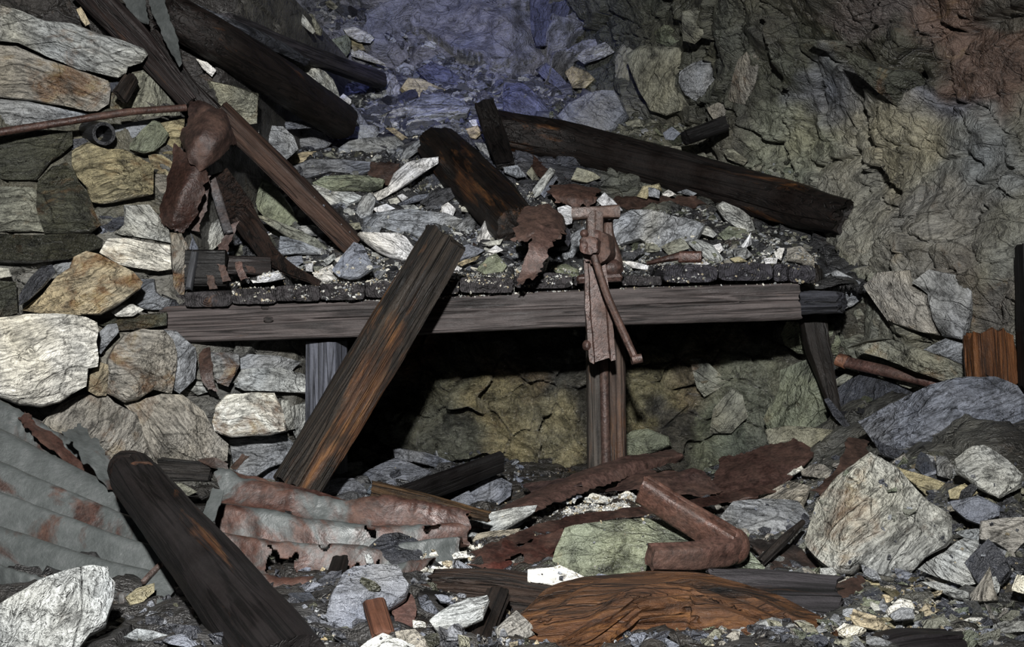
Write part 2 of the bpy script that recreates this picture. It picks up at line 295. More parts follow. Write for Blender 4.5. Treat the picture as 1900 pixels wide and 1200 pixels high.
# ================================================================ ROCKS
PAL = dict(A=(120, 132, 142), W=(228, 226, 216), P=(172, 174, 170), G=(140, 143, 146), S=(114, 118, 127), D=(62, 64, 70), N=(110, 115, 98), Y=(150, 142, 114), L=(126, 126, 113), B=(172, 160, 134), K=(64, 65, 55), V=(84, 88, 108), C=(146, 142, 133))
def rockmesh(pts2, T, seed, size_px, facets=4, sharp=32, name='stone', mat=None, dens=1.):
    """pts2: closed outline in the rock's own plane (metres); T thickness. Faceted, bevelled, with cleavage steps."""
    r = np.random.RandomState(seed); p = np.asarray(pts2, float); n = len(p)
    seg = np.linalg.norm(np.roll(p, -1, 0)-p, axis=1); cum = np.concatenate([[0], np.cumsum(seg)]); per = cum[-1]
    na = int(np.clip(size_px/3.2*dens, 12, 84)); nring = int(np.clip(size_px/11*dens, 3, 14))
    t = np.sort(np.concatenate([np.linspace(0, per, max(na-n, 4), endpoint=False), cum[:-1]])); na = len(t)
    q = np.stack([np.interp(t, cum, np.append(p[:, k], p[0, k])) for k in (0, 1)], -1)
    c = p.mean(0); dd = q-c; cov = dd.T@dd; ev, evec = np.linalg.eigh(cov); ax = evec[:, 1]; a = np.abs(dd@ax).max(); b = max(np.abs(dd@evec[:, 0]).max(), 1e-4)
    L = max(a-b, 0)*.8; pr = np.clip(dd@ax, -L, L); cen = c+pr[:, None]*ax
    sz = math.sqrt(a*b)*2
    q = q+(fbm(q[:, 0]/sz*5, q[:, 1]/sz*5, seed % 97, 3, seed % 91)[:, None]*(q-cen))*.045
    fs = np.concatenate([[.0], (np.arange(1, nring+1)/nring)**.72]); fs = fs[::-1]     # 1 .. 0
    rows = []; zs = []
    pl = [(r.uniform(.5, 1.2), r.uniform(-1.4, 1.4), r.uniform(-1.4, 1.4)) for _ in range(facets+1)]
    def top(x, y, f):
        xn, yn = (x-c[0])/sz, (y-c[1])/sz
        z = 1-np.clip(f, 0, 1)**9*.8
        for h0, gx, gy in pl: z = np.minimum(z, h0+gx*xn*1.6+gy*yn*1.6)
        # cleavage steps along the grain (x) and rough breakage
        k = y*14/max(sz, .05)+1.3*fbm(x/sz*1.1, y/sz*3, seed % 31, 3, 3); stp = np.floor(k)+sst(k-np.floor(k), .0, .22)
        z = z+.13*(vnoise(stp*3.7, seed % 57, 0, 5))*(1-f**4)
        z = z+.2*fbm(x/sz*2.2, y/sz*3.4, seed % 41, 4, 7)+.08*ridge(x/sz*2.5, y/sz*11, seed % 17, 3, 8)
        return z*T*.55
    V = []
    for f in fs[:-1]:
        xy = cen+(q-cen)*f; z = top(xy[:, 0], xy[:, 1], np.full(na, f)); V.append(np.column_stack([xy, z]))
    # spine vertices close the middle
    xy = cen.copy(); z = top(xy[:, 0], xy[:, 1], np.zeros(na)); V.append(np.column_stack([xy, z]))
    back = []
    for f, zz in ((1.0, -.25), (.93, -.6), (.72, -.92), (.35, -1.)):
        xy = cen+(q-cen)*f; back.append(np.column_stack([xy, np.full(na, zz*T*.5)+.05*T*vnoise(xy[:, 0]/sz*4, xy[:, 1]/sz*4, 0, seed % 13)]))
    allr = V[::-1]+back; G = np.concatenate(allr); nrw = len(allr)
    F = grid_faces(nrw, na, True, True).tolist(); F.append(list(range(nrw*na-na, nrw*na))[::-1] if False else [nrw*na-na+k for k in range(na)])
    # weld the spine
    me = mkmesh(name, G, F, mat or MB_, True, sharp)
    return me
import bmesh
def weld(me, d=.0004, sharp=32):
    bm = bmesh.new(); bm.from_mesh(me); bmesh.ops.remove_doubles(bm, verts=bm.verts, dist=d); bmesh.ops.recalc_face_normals(bm, faces=bm.faces); bm.to_mesh(me); bm.free()
    me.polygons.foreach_set('use_smooth', [True]*len(me.polygons)); me.set_sharp_from_angle(angle=math.radians(sharp)); me.update()
def frame(n, ex):
    n = n.normalized(); ex = (ex-n*ex.dot(n)).normalized(); ey = n.cross(ex); m = Matrix((ex, ey, n)).transposed().to_4x4(); return m
SEED = [100]
def rock(poly, code, ang=0, lift=0.,  label=None, parent=None, name='stone', thick=None, flat=.5, cat='rock', depth=None, facets=4, group=None, tf=1., add=0., br=1.):
    lift += add
    SEED[0] += 1; sd = SEED[0]; pa = np.asarray(poly, float); a2 = .5*abs(np.sum(pa[:, 0]*np.roll(pa[:, 1], -1)-pa[:, 1]*np.roll(pa[:, 0], -1)))
    c = pa.mean(0); spx = math.sqrt(a2)*1.15
    hs = [cast(*(c+(q-c)*.55)) for q in pa[::max(1, len(pa)//6)]]+[cast(*c)]*2
    ds = sorted(h[0].y for h in hs); d = ds[len(ds)//2] if depth is None else depth
    n = Vector((0, 0, 0))
    for h in hs: n += h[1]
    n.normalize(); cen = P(c[0], c[1], d); to = (EYE-cen).normalized()
    if n.dot(to) < .05: n = to
    n = (n*flat+to*(1-flat)).normalized()
    r2 = np.random.RandomState(sd); n = (n+Vector(r2.uniform(-.13, .13, 3))).normalized()
    aw = a2*(d/FP)**2; T = thick if thick else tf*min(.24, max(.022, .42*math.sqrt(aw)))
    org = cen+to*(lift+T*.22)
    W = []
    for x, y in pa:
        dr = P(x, y, 1)-EYE; den = dr.dot(n); tt = (org-EYE).dot(n)/den if abs(den) > 1e-4 else d
        tt = min(max(tt, org.y*.86), org.y*1.14); W.append(EYE+dr*tt)
    g = P(c[0]+math.cos(math.radians(ang))*10, c[1]-math.sin(math.radians(ang))*10, d)-cen
    M = frame(n, g); Mi = M.to_3x3().inverted(); p2 = np.array([(Mi@(w_-org))[:2] for w_ in W])
    if np.sum(p2[:, 0]*np.roll(p2[:, 1], -1)-p2[:, 1]*np.roll(p2[:, 0], -1)) < 0: p2 = p2[::-1]
    mat = RM[code[2]]; me = rockmesh(p2, T, sd, spx, facets, name=name, mat=mat); weld(me)
    M.translation = org
    col = np.array(lin(PAL[code[0]]))*r2.uniform(.9, 1.1)*br; col = np.minimum(col, .82); st = int(code[1])/9.
    o = link(name, me, M, parent, col, st, label, cat if (label and parent is None) else None, group)
    nv = len(me.vertices); co = np.empty(nv*3); me.vertices.foreach_get('co', co); co = co.reshape(-1, 3); R3 = np.array(M.to_3x3()); GEO.append((co@R3.T+np.array(org), [list(p_.vertices) for p_ in me.polygons]))
    return o
TILE = {'1': (0, 0), '2': (470, 0), '3': (940, 0), '4': (1420, 0), '5': (0, 400), '6': (470, 400), '7': (940, 400), '8': (1420, 400), '9': (0, 800), 'a': (470, 800), 'b': (940, 800), 'c': (1420, 800)}
def rocks(data, parent=None, name='stone', flat=.5, **kw):
    for ln in data.strip().split('\n'):
        f = [s.strip() for s in ln.split('|')]
        if len(f) < 5: continue
        t = f[0]; pts = [tuple(float(v) for v in s.split(',')) for s in f[-1].split()]
        if t in TILE: ox, oy = TILE[t]; pts = [(ox+x/3, oy+y/3) for x, y in pts]
        nm, lab = (name, f[4]) if len(f) > 5 else (name, None)
        if lab and ':' in lab: nm, lab = lab.split(':')
        rock(pts, f[1], float(f[2]), float(f[3]), lab, parent, nm, flat=flat, **kw)
# stones stacked in the left side wall: pieces of that wall
rocks('''
1|P4b|-18|.14|0,20 120,60 250,120 400,130 560,190 700,230 800,270 820,300 790,340 700,370 690,410 650,435 560,410 430,380 250,310 100,240 0,230 -60,120
1|C5b|-15|.06|-60,250 90,258 250,330 430,390 600,450 615,500 605,580 540,620 480,620 330,585 150,560 -60,535
1|G1b|-8|.03|-60,545 150,565 330,600 500,635 440,665 250,690 0,725 -60,720
1|L3b|70|.0|740,400 800,390 880,470 980,590 1010,640 700,660 590,650 620,520 690,470
1|N0p|60|.06|720,800 790,720 850,665 890,680 940,745 920,790 860,840 800,855 720,830
1|Y5b|-5|.0|890,680 1030,660 1015,800 990,870 920,860 870,840 930,750
1|Y4b|15|.10|400,840 490,790 600,830 700,830 780,870 855,920 850,1080 760,1100 640,1130 560,1140 500,1120 480,1040 430,990 400,920
1|K3b|8|.04|-60,765 200,720 400,730 405,800 340,860 280,900 200,1000 60,1000 -60,985
1|K4b|-5|.06|210,1000 290,920 370,900 420,960 440,1020 490,1080 560,1250 500,1290 245,1300 200,1150
0|L3b|5|.04|-20,345 60,348 80,367 82,430 -20,430
1|Y5b|-30|.0|820,850 900,860 975,910 940,980 850,960
1|C1b|10|.0|855,970 950,975 950,1050 880,1090 850,1070
1|K3b|0|-.02|1100,420 1440,520 1440,680 1340,690 1270,640 1150,500
1|G0p|0|.0|640,700 900,650 830,700 760,760 690,790 640,760
1|D0p|10|.05|392,775 470,768 492,785 488,825 400,832
5|K3w|0|.08|-60,95 240,110 520,98 572,130 565,170 480,200 380,240 180,265 -60,262
5|S0b|60|.0|560,30 600,90 570,150 540,100
5|D1b|-10|.0|550,0 690,5 710,40 620,98 570,60
5|P1b|-35|.04|690,-60 830,-60 880,0 940,80 950,150 860,135 740,115 640,100 690,50
5|W4b|-8|.07|600,130 700,125 830,150 950,160 955,300 880,310 740,290 660,270 550,205
5|B6b|25|.12|480,198 550,215 640,260 740,310 795,370 780,410 700,470 640,510 560,555 400,550 250,545 120,525 230,440 310,340 390,290 410,230
5|D0b|50|.16|105,440 170,340 230,280 290,272 310,320 240,400 150,480 105,500
5|G0b|25|.04|290,280 400,225 470,200 400,300 320,330
5|P0p|0|.06|-60,280 50,295 70,340 0,350 -60,345
5|K2m|0|.04|-60,355 90,370 97,480 100,540 -60,590
5|W2p|12|.08|620,540 680,500 740,492 802,522 740,560 650,562
5|K2b|3|.03|540,575 650,565 800,550 930,535 930,610 780,632 650,642 550,605
5|W1b|15|.17|-60,580 130,543 300,540 480,560 545,590 552,640 535,700 550,790 545,840 490,850 480,950 400,990 330,1040 230,1067 100,1060 30,1030 -60,1000
5|G1b|40|.08|535,660 600,603 650,598 662,650 600,720 560,772 530,740
5|B4b|50|.12|485,900 550,813 600,828 630,870 600,950 590,1002 540,1005 483,970
5|C5b|-10|.12|600,800 640,720 690,665 790,628 900,640 960,690 985,760 985,850 955,990 850,970 760,1030 690,1042 600,990 605,880
5|G1b|40|.06|900,630 985,640 1085,735 1097,800 1085,910 1000,992 950,960 975,850
0|C4b|60|.10|80,782 110,750 150,733 200,735 213,747 253,767 267,800 290,860 260,870 215,860 180,835 150,815 100,800
0|C4b|-50|.10|230,750 300,731 337,733 377,763 397,800 427,825 422,855 380,862 290,862 268,820 255,775
0|W6b|5|.14|393,783 400,753 420,732 467,728 510,728 525,760 530,800 500,808 430,812 398,800
5|G6b|10|.05|1175,760 1330,765 1335,830 1300,900 1270,950 1210,930 1180,850
5|P1b|0|.02|1045,960 1100,920 1140,930 1160,980 1100,1000
0|G0b|5|.04|440,655 520,660 560,672 540,690 440,685
0|P1b|-3|.08|433,715 447,685 520,681 567,693 570,727 520,727 455,724
0|P1b|70|.06|520,740 535,742 545,780 548,795 535,798 525,770
0|P0b|70|.06|537,755 570,746 570,790 550,815 537,785
0|G0b|2|.06|425,815 530,806 548,825 545,850 500,868 465,892 435,880
0|S0b|20|.04|470,890 545,835 560,850 520,900 490,905
5|C6b|70|.05|950,95 1010,100 1062,200 1050,330 1030,420 1022,500 970,450 958,250
5|S0b|75|.0|1015,100 1060,90 1110,190 1100,300 1060,400 1045,300
5|G2b|20|.03|760,355 860,350 870,420 900,450 960,470 940,520 850,525 790,520 730,490
5|D1b|-20|.02|900,440 980,470 1020,530 930,560 900,510
5|G1b|60|.02|-60,1010 60,1050 150,1100 240,1150 200,1250 -60,1250
5|P0b|60|.04|1130,190 1180,40 1250,0 1250,130 1175,200
5|G2b|40|.02|1060,260 1130,190 1180,220 1140,290 1060,300
5|L1b|10|.03|1280,225 1340,160 1385,195 1340,235
1|D1p|20|.03|610,460 660,455 655,500 615,512
''', WL, 'stone', flat=.3)
WLc = [o for o in bpy.data.objects if o.parent == WL]
# blocks standing out of the right side wall
rocks('''
3|V0b|70|.0|130,-60 395,-60 330,120 250,200 220,255 170,260 140,180
3|L1m|60|.0|685,300 760,250 950,262 1020,350 960,400 950,480 1012,600 900,640 820,620 770,540 720,420
3|G1m|20|.02|960,400 1040,350 1140,320 1245,318 1250,430 1210,520 1090,582 1000,530 953,460
3|C4b|75|.02|1250,480 1290,330 1340,283 1402,320 1395,450 1340,580 1225,565
3|C0p|0|.03|1110,600 1180,568 1222,590 1215,660 1160,672
3|L1m|50|.0|610,300 690,200 760,185 700,300 690,370 720,480 770,620 700,590 608,500
3|N1m|0|.0|820,180 880,138 980,160 975,222 900,262 830,230
3|L2m|0|.0|980,60 1080,40 1122,180 1050,242 978,230
4|K3m|-20|.05|430,285 560,330 680,375 850,400 925,480 920,580 830,605 740,590 620,500 500,400
8|C3m|-45|.06|540,390 620,315 800,305 820,390 915,440 930,560 972,665 900,655 780,620 690,590 620,510
8|G2m|-30|.03|822,370 900,300 1050,330 1150,420 1145,560 1115,690 1000,675 942,560 912,430
8|G0m|0|.02|300,340 400,305 530,370 532,460 480,500 410,530 300,500
8|N1m|20|.06|85,660 120,590 290,590 305,782 180,765 110,720
8|N2m|60|.08|80,860 240,800 312,860 352,980 345,1140 330,1210 20,1210 0,1130 82,960
c|L2m|20|.03|0,0 130,-20 440,0 455,70 380,160 250,130 150,60 20,80
8|N1m|30|.02|300,620 380,600 420,700 400,780 320,760
''', WR, 'rock_block', flat=.7)
rocks('''
7|L2m|50|.02|1130,1210 1150,1080 1250,955 1312,1000 1342,1120 1250,1210
7|L4m|-30|.0|1020,800 1090,790 1240,930 1100,1010 1060,960
''', WN, 'rock_block', flat=.4)
# loose slabs on the bank
rocks('''
2|P2b|-28|.03|long pale wavy slab lying above the big upper log|40,290 100,283 180,320 280,350 400,400 450,440 480,510 490,550 400,520 300,470 200,400 120,350
2|W0p|-20|.03|small square white chip at the lower end of the pale wavy slab|475,550 500,518 552,560 530,590
2|P0b|-50|.02|pale narrow stone near the top, left one of two side by side|240,100 265,68 300,110 345,170 330,190 260,130
2|L0b|-55|.02|pale narrow stone near the top, right one of two side by side|300,75 330,78 387,170 380,200 350,192 330,130
2|P1b|-8|.04|pale oval flat slab with fine grey stripes high on the bank|495,160 560,148 640,183 674,215 650,242 580,232 520,197
2|L1b|-35|.02|thin buff stone at the very top of the rubble bank|400,10 430,0 482,45 465,65 410,35
2|Y2b|-20|.02|olive stone half under the pale oval slab|545,210 600,232 625,282 560,282 540,250
2|N0p|-50|.04|dark green rounded boulder below the pale oval slab|400,230 470,210 520,188 547,230 540,290 500,342 430,300
2|P0b|-18|.03|pale flat slab above the thin upper pole end|540,280 560,263 620,290 730,350 740,372 640,342 545,312
2|G2b|60|.05|grey green upright triangular slab beside the end of the thin upper pole|680,425 740,400 790,420 817,480 820,560 800,590 730,530 690,470
2|Y2m|5|.06|yellow green lumpy stone in the middle of the bank|815,500 860,438 940,443 1000,470 1072,495 1040,522 950,542 930,562 860,547
2|G0b|15|.02|small grey slab just above the yellow green lumpy stone|790,380 840,348 900,370 920,422 850,432 800,420
2|V0b|-22|.05|blue grey sharp-edged slab under the blue rock face|905,380 990,338 1090,390 1205,470 1160,502 1080,482 980,462
2|G0b|4|.06|wide flat grey slab with ragged right end in front of the blue rubble|700,640 780,608 950,588 1100,590 1207,600 1190,640 1100,662 1000,692 850,707 715,692
2|S0b|0|.01|dark slab wedged behind the wide flat grey slab|830,570 1000,520 1170,550 1190,590 1000,590 850,610
2|S0b|-60|.04|grey splinter standing beside the end of the big upper log|530,600 555,568 600,640 642,702 600,712 563,660
2|G0p|0|.03|squarish grey stone right of the big upper log's end|530,720 600,698 680,698 700,740 660,792 530,802
2|S0p|-10|.05|smooth blue grey stone with a thin white line under the big upper log|188,725 300,713 400,738 432,800 390,837 260,852 210,790
2|G0b|12|.08|long banded grey slab pointing right in mid bank|470,842 540,800 700,758 790,748 842,800 820,832 700,872 560,902 480,897
2|B0b|-40|.05|thin buff stick-like stone under the wide flat grey slab|735,710 780,708 880,783 892,805 850,800
2|S0b|0|.02|narrow slate sliver just below the wide flat grey slab|835,730 1000,718 960,747 850,757
2|S0b|0|.03|slate piece above the bark log's upper end|1003,700 1140,683 1162,732 1090,757 1010,752
2|G0b|40|.06|long narrow grey splinter sloping up to the right in mid bank|800,902 850,828 1000,728 1017,750 920,842 830,902
2|B1b|15|.05|small tan slab just above the slate slab by the square timber|145,897 270,848 352,840 350,882 200,922
2|L0b|-10|.02|small buff stone under the left end of the long banded slab|385,852 440,843 462,880 400,872
2|S0b|5|.07|long dark slate slab right of the square timber|188,940 320,888 500,888 640,903 692,907 680,950 600,982 430,962 300,1002 200,1002
2|N2m|0|.08|long narrow mossy green slab in mid bank|330,1010 400,983 520,978 640,983 732,1010 720,1042 650,1062 540,1052 440,1062 345,1037
2|W1b|38|.10|bright white blade-shaped slab pointing up right in mid bank|645,1082 750,1038 780,968 850,908 950,878 1032,868 1032,905 950,962 880,1012 800,1062 700,1112 650,1112
2|P0b|-18|.07|pale flat slab with drooping white edge below the mossy slab|280,1028 350,1023 440,1068 560,1078 625,1112 520,1152 440,1187 350,1112
2|G0b|60|.05|crushed grey stone right of the drooping pale slab|570,1180 600,1098 650,1073 682,1110 660,1205 600,1215
0|N1p|60|.08|tall green triangular slab under the square timber|474,375 484,328 503,338 524,360 542,385 553,412 535,420 490,402 478,390
2|D1b|25|.04|dark flaky stone left of the bark log|925,1122 1000,1058 1100,1043 1132,1080 1080,1122 1000,1162
2|S0b|15|.05|thin slate sliver left of the dark flaky stone|800,1132 900,1088 980,1073 1002,1085 920,1122 820,1147
2|W0p|0|.05|tiny white chip just above the thin slate sliver|800,1090 830,1078 862,1100 830,1122
2|P0p|0|.04|pale chip left of the tiny white chip|750,1110 800,1098 822,1130 770,1152
2|W0p|0|.04|white chip behind the flat slate slab|660,1160 740,1133 792,1160 700,1192
2|W0p|80|.05|white lump beside the bark log's left flank|1045,1150 1085,1123 1127,1160 1110,1205 1050,1192
2|P0p|0|.04|small white lump nearest to the bark log|1153,1150 1200,1143 1207,1182 1158,1177
2|P0b|0|.04|pale slab between the white chips above the flat slate|800,1150 890,1138 932,1160 830,1177
2|W0p|0|.03|small white stone between bark log and dark board|1198,670 1250,663 1262,700 1220,702
2|B0p|0|.04|cream white stone left of the leaning dark board|1163,720 1250,698 1277,740 1240,772 1180,762
2|G0b|-50|.04|striped grey stone between bark log and dark board|1228,790 1290,798 1322,840 1310,902 1270,852
2|G0m|0|.05|crumbly round grey rock left of the smooth blue grey stone|40,740 90,700 170,700 230,760 245,830 180,890 90,890 40,830
0|L3b|8|.05|banded black and yellow rock behind the square timber's upper part|385,150 430,160 480,178 478,228 440,232 400,200
0|W2b|10|.04|whitish flat stone below the banded black and yellow rock|430,238 478,232 485,262 452,268
2|S0b|-12|.04|slate block behind the end of the big upper log|100,690 300,660 330,712 190,720 120,722
3|S1p|-35|.07|large flat lilac grey slab above the long dark log|280,650 350,578 450,518 530,498 600,508 640,568 682,650 640,692 590,752 500,747 380,727 320,692
3|G0b|18|.05|clean grey slab with a pale edge set in dark rock|370,312 450,268 550,233 602,290 540,322 430,357
3|V0p|-50|.03|dark blue block at the right edge of the blue rubble|160,390 220,348 290,408 332,460 327,512 280,492 200,432
3|Y3m|0|.03|ochre stone beside the dark blue block|320,400 370,368 450,398 492,440 440,492 370,492
3|V0b|-38|.06|blue grey striped slab above the left end of the long dark log|-20,440 80,448 180,538 252,620 230,692 120,672 -20,642
3|S0p|0|.04|small violet square stone above the long dark log|870,740 920,703 967,740 930,782 883,777
3|L0b|5|.03|small grey slab right of the lilac slab|660,682 740,663 762,700 680,712
3|L1b|-8|.04|pale green flat stone behind the long dark log|822,830 880,808 980,818 1060,798 1122,870 1060,892 900,852
3|L0b|-20|.04|pale green stone near the right end of the long dark log|1203,840 1250,823 1342,890 1320,922 1230,882
3|L0m|0|.06|crumbly green grey stone under the long dark log|358,1000 390,933 480,958 527,985 450,1017
3|P0b|55|.10|grey and white striped stone standing behind the torn iron sheet|143,1062 240,928 272,945 190,1082 158,1102
3|S0b|55|.08|thin slate splinter against the striped stone|188,1080 270,968 287,985 210,1102
3|Y1m|35|.10|yellow green stone on the ledge rubble behind the jack|723,1092 760,1038 850,1023 867,1060 800,1070 780,1107
3|G0b|0|.11|small grey stone leaning on the yellow green one|788,1040 855,1053 850,1102 790,1092
3|W0p|0|.09|white wedge right of the yellow green stone|858,1080 900,1053 947,1080 900,1097
3|G0b|0|.08|small flat grey stone right of the white wedge|948,1070 1000,1053 1062,1075 1030,1092
3|W0b|-50|.14|bright white pointed stone just behind the jack's crosshead|500,1112 545,1068 600,1118 645,1172 610,1180 545,1160
3|W0b|-30|.14|white stone left of the jack's crosshead|283,1160 340,1143 377,1165 362,1240 330,1245 290,1200
0|P0b|-30|.08|smooth pale grey slab under the long dark log's right end|1328,382 1340,374 1370,386 1395,403 1402,426 1380,432 1345,407
3|L0b|60|.05|small striped stone under the leaning dark board|108,960 140,928 182,1000 150,1012
3|G0b|80|.05|grey stone left of the small striped one|-20,930 60,918 112,982 60,992 -10,962
7|G1b|25|.05|big banded grey green slab right of the jack|550,80 600,20 700,-20 820,-20 1000,5 1102,40 1062,122 900,152 860,202 740,132 620,165
7|G1b|60|.08|tall grey green slab between torn sheet and jack|298,232 360,108 430,53 442,100 410,182 340,262
7|W0p|70|.09|small white block under the torn iron sheet|178,307 200,238 242,233 215,312
7|N0b|-15|.05|dull green grey slab at the foot of the jack|228,280 330,268 402,300 402,382 350,352 288,322
7|W0p|-5|.05|thin white sliver on the ledge right of the jack|638,250 680,253 792,275 787,297 700,292
7|P0b|-40|.08|smooth pale arrow-shaped stone above the charred board ends|998,140 1060,128 1150,168 1213,245 1190,264 1110,242 1050,192
7|W2p|0|.10|rounded white stone with an orange spot on the charred board|1038,280 1080,238 1127,265 1112,307 1065,307
7|W0p|0|.07|tiny white stone beside the pale arrow-shaped one|1138,170 1190,153 1207,190 1175,217
7|P0b|-20|.07|pale stone above the arrow-shaped one|1078,70 1120,58 1172,100 1150,122 1088,102
7|N2m|-10|.05|moss green rounded stone at the right of the ledge|1175,100 1240,58 1330,78 1382,130 1300,162 1210,132
7|W0p|60|.09|white upright splinter against the moss green stone|1303,172 1360,93 1364,160 1320,187
7|G0b|20|.06|small grey striped stone near the ledge's right end|1258,190 1330,178 1367,210 1330,242 1268,227
7|Y1p|0|.06|small yellowish stone below the striped one on the ledge|1238,237 1300,228 1342,255 1270,264
7|L1m|10|.06|mossy stone in front of the banded slab|858,172 980,118 1022,180 900,217
7|L0b|-10|.05|pale green block left of the mossy one in front of the banded slab|768,142 850,148 862,190 840,202 778,202
7|D0p|20|.04|dark flat stone right of the jack's collar|618,212 770,188 700,252 640,247
8|C0b|20|.05|greenish grey slab at the far right of the ledge|120,180 200,168 272,240 272,302 190,262 118,252
8|W0p|50|.08|white upright stone at the far right of the ledge|48,202 80,178 110,178 87,250 58,232
8|W0p|0|.07|flat white stone at the far right of the ledge|-10,235 70,233 62,265 0,270
6|G0b|-8|.06|short banded slab pointing at the square timber's foot|138,192 150,113 250,143 400,188 407,217 260,212 158,212
6|L1b|-28|.11|long thin pale grained slab sloping down right below the green slab|5,-10 60,2 200,58 340,118 424,180 370,192 240,152 100,62
6|S0p|20|.12|blue grey rounded rock at the foot of the square timber|438,302 500,218 560,148 612,163 672,300 640,322 590,352 540,357 478,342
6|W0b|-30|.08|white folded stone left of the blue grey rounded rock|333,320 400,288 440,273 482,350 490,372 420,367 343,362
6|W1b|-15|.08|large white wavy slab behind the leaning plank|580,103 700,108 800,98 850,118 890,163 937,200 930,242 830,247 760,227 690,192 620,142
0|G0b|-3|.07|long flat slate slab behind the top of the leaning plank|672,402 700,391 760,389 830,397 872,410 842,437 820,438 770,441 715,436 673,428
6|W0m|8|.06|low white crumbly stone on the left boards|-20,352 60,328 140,308 177,350 90,367 0,377
6|S0p|0|.05|small blue grey stone left of the white chips on the boards|178,230 270,223 277,260 220,297 180,252
6|P0b|30|.06|small pale slab against the timber's foot stone|388,247 450,208 462,240 410,277
6|W0p|30|.09|small white chip on the edge of the blue grey rounded rock|453,245 500,213 502,235 470,267
6|W0p|80|.06|white cube-shaped chip left of the white folded stone|288,270 335,263 330,312 293,307
6|L0b|0|.05|buff chip right of the white cube-shaped chip|333,287 390,278 382,300 340,305
6|G0b|-10|.04|small banded slab under the square timber's lower end|238,60 330,53 402,90 380,117 290,107
6|L0b|0|.05|buff grey flat stone at the left tip of the flat slate slab|500,45 590,38 602,75 540,82
6|S0b|20|.05|blue grey slab right of the leaning plank's top|1138,182 1200,158 1292,190 1230,232 1140,262
6|W0b|70|.07|whitish pointed stone right of the leaning plank's top|1238,142 1290,23 1320,48 1352,100 1342,132 1280,147
6|B0b|30|.06|thin striped stone right of the leaning plank|1128,272 1180,243 1262,218 1240,247 1160,282
6|W0p|0|.08|white stone above the green stone on the boards|1298,202 1350,163 1392,190 1340,217
6|N1p|30|.07|dark green stone on the boards near the torn sheet|1243,302 1300,238 1350,208 1412,280 1390,312 1290,322
6|G0b|45|.05|grey slab behind the whitish pointed stone|1108,72 1200,-5 1242,40 1220,92 1150,102
6|P0p|0|.07|pale thin stone above the white stone near the torn sheet|1268,152 1390,128 1372,162 1310,172
6|W0p|60|.05|white block touching the leaning plank's right edge|1083,332 1105,273 1162,288 1120,347
1|B1p|-65|.12|pale chip lying on the dark rock above the long wall slab|425,50 450,38 475,80 502,130 475,147 450,112
1|W0p|-40|.02|bright white stone in the gap under the big upper log|1090,325 1150,345 1205,390 1180,425 1130,385
''', None, 'rock', flat=.34, tf=1.45, add=.025, br=1.3)
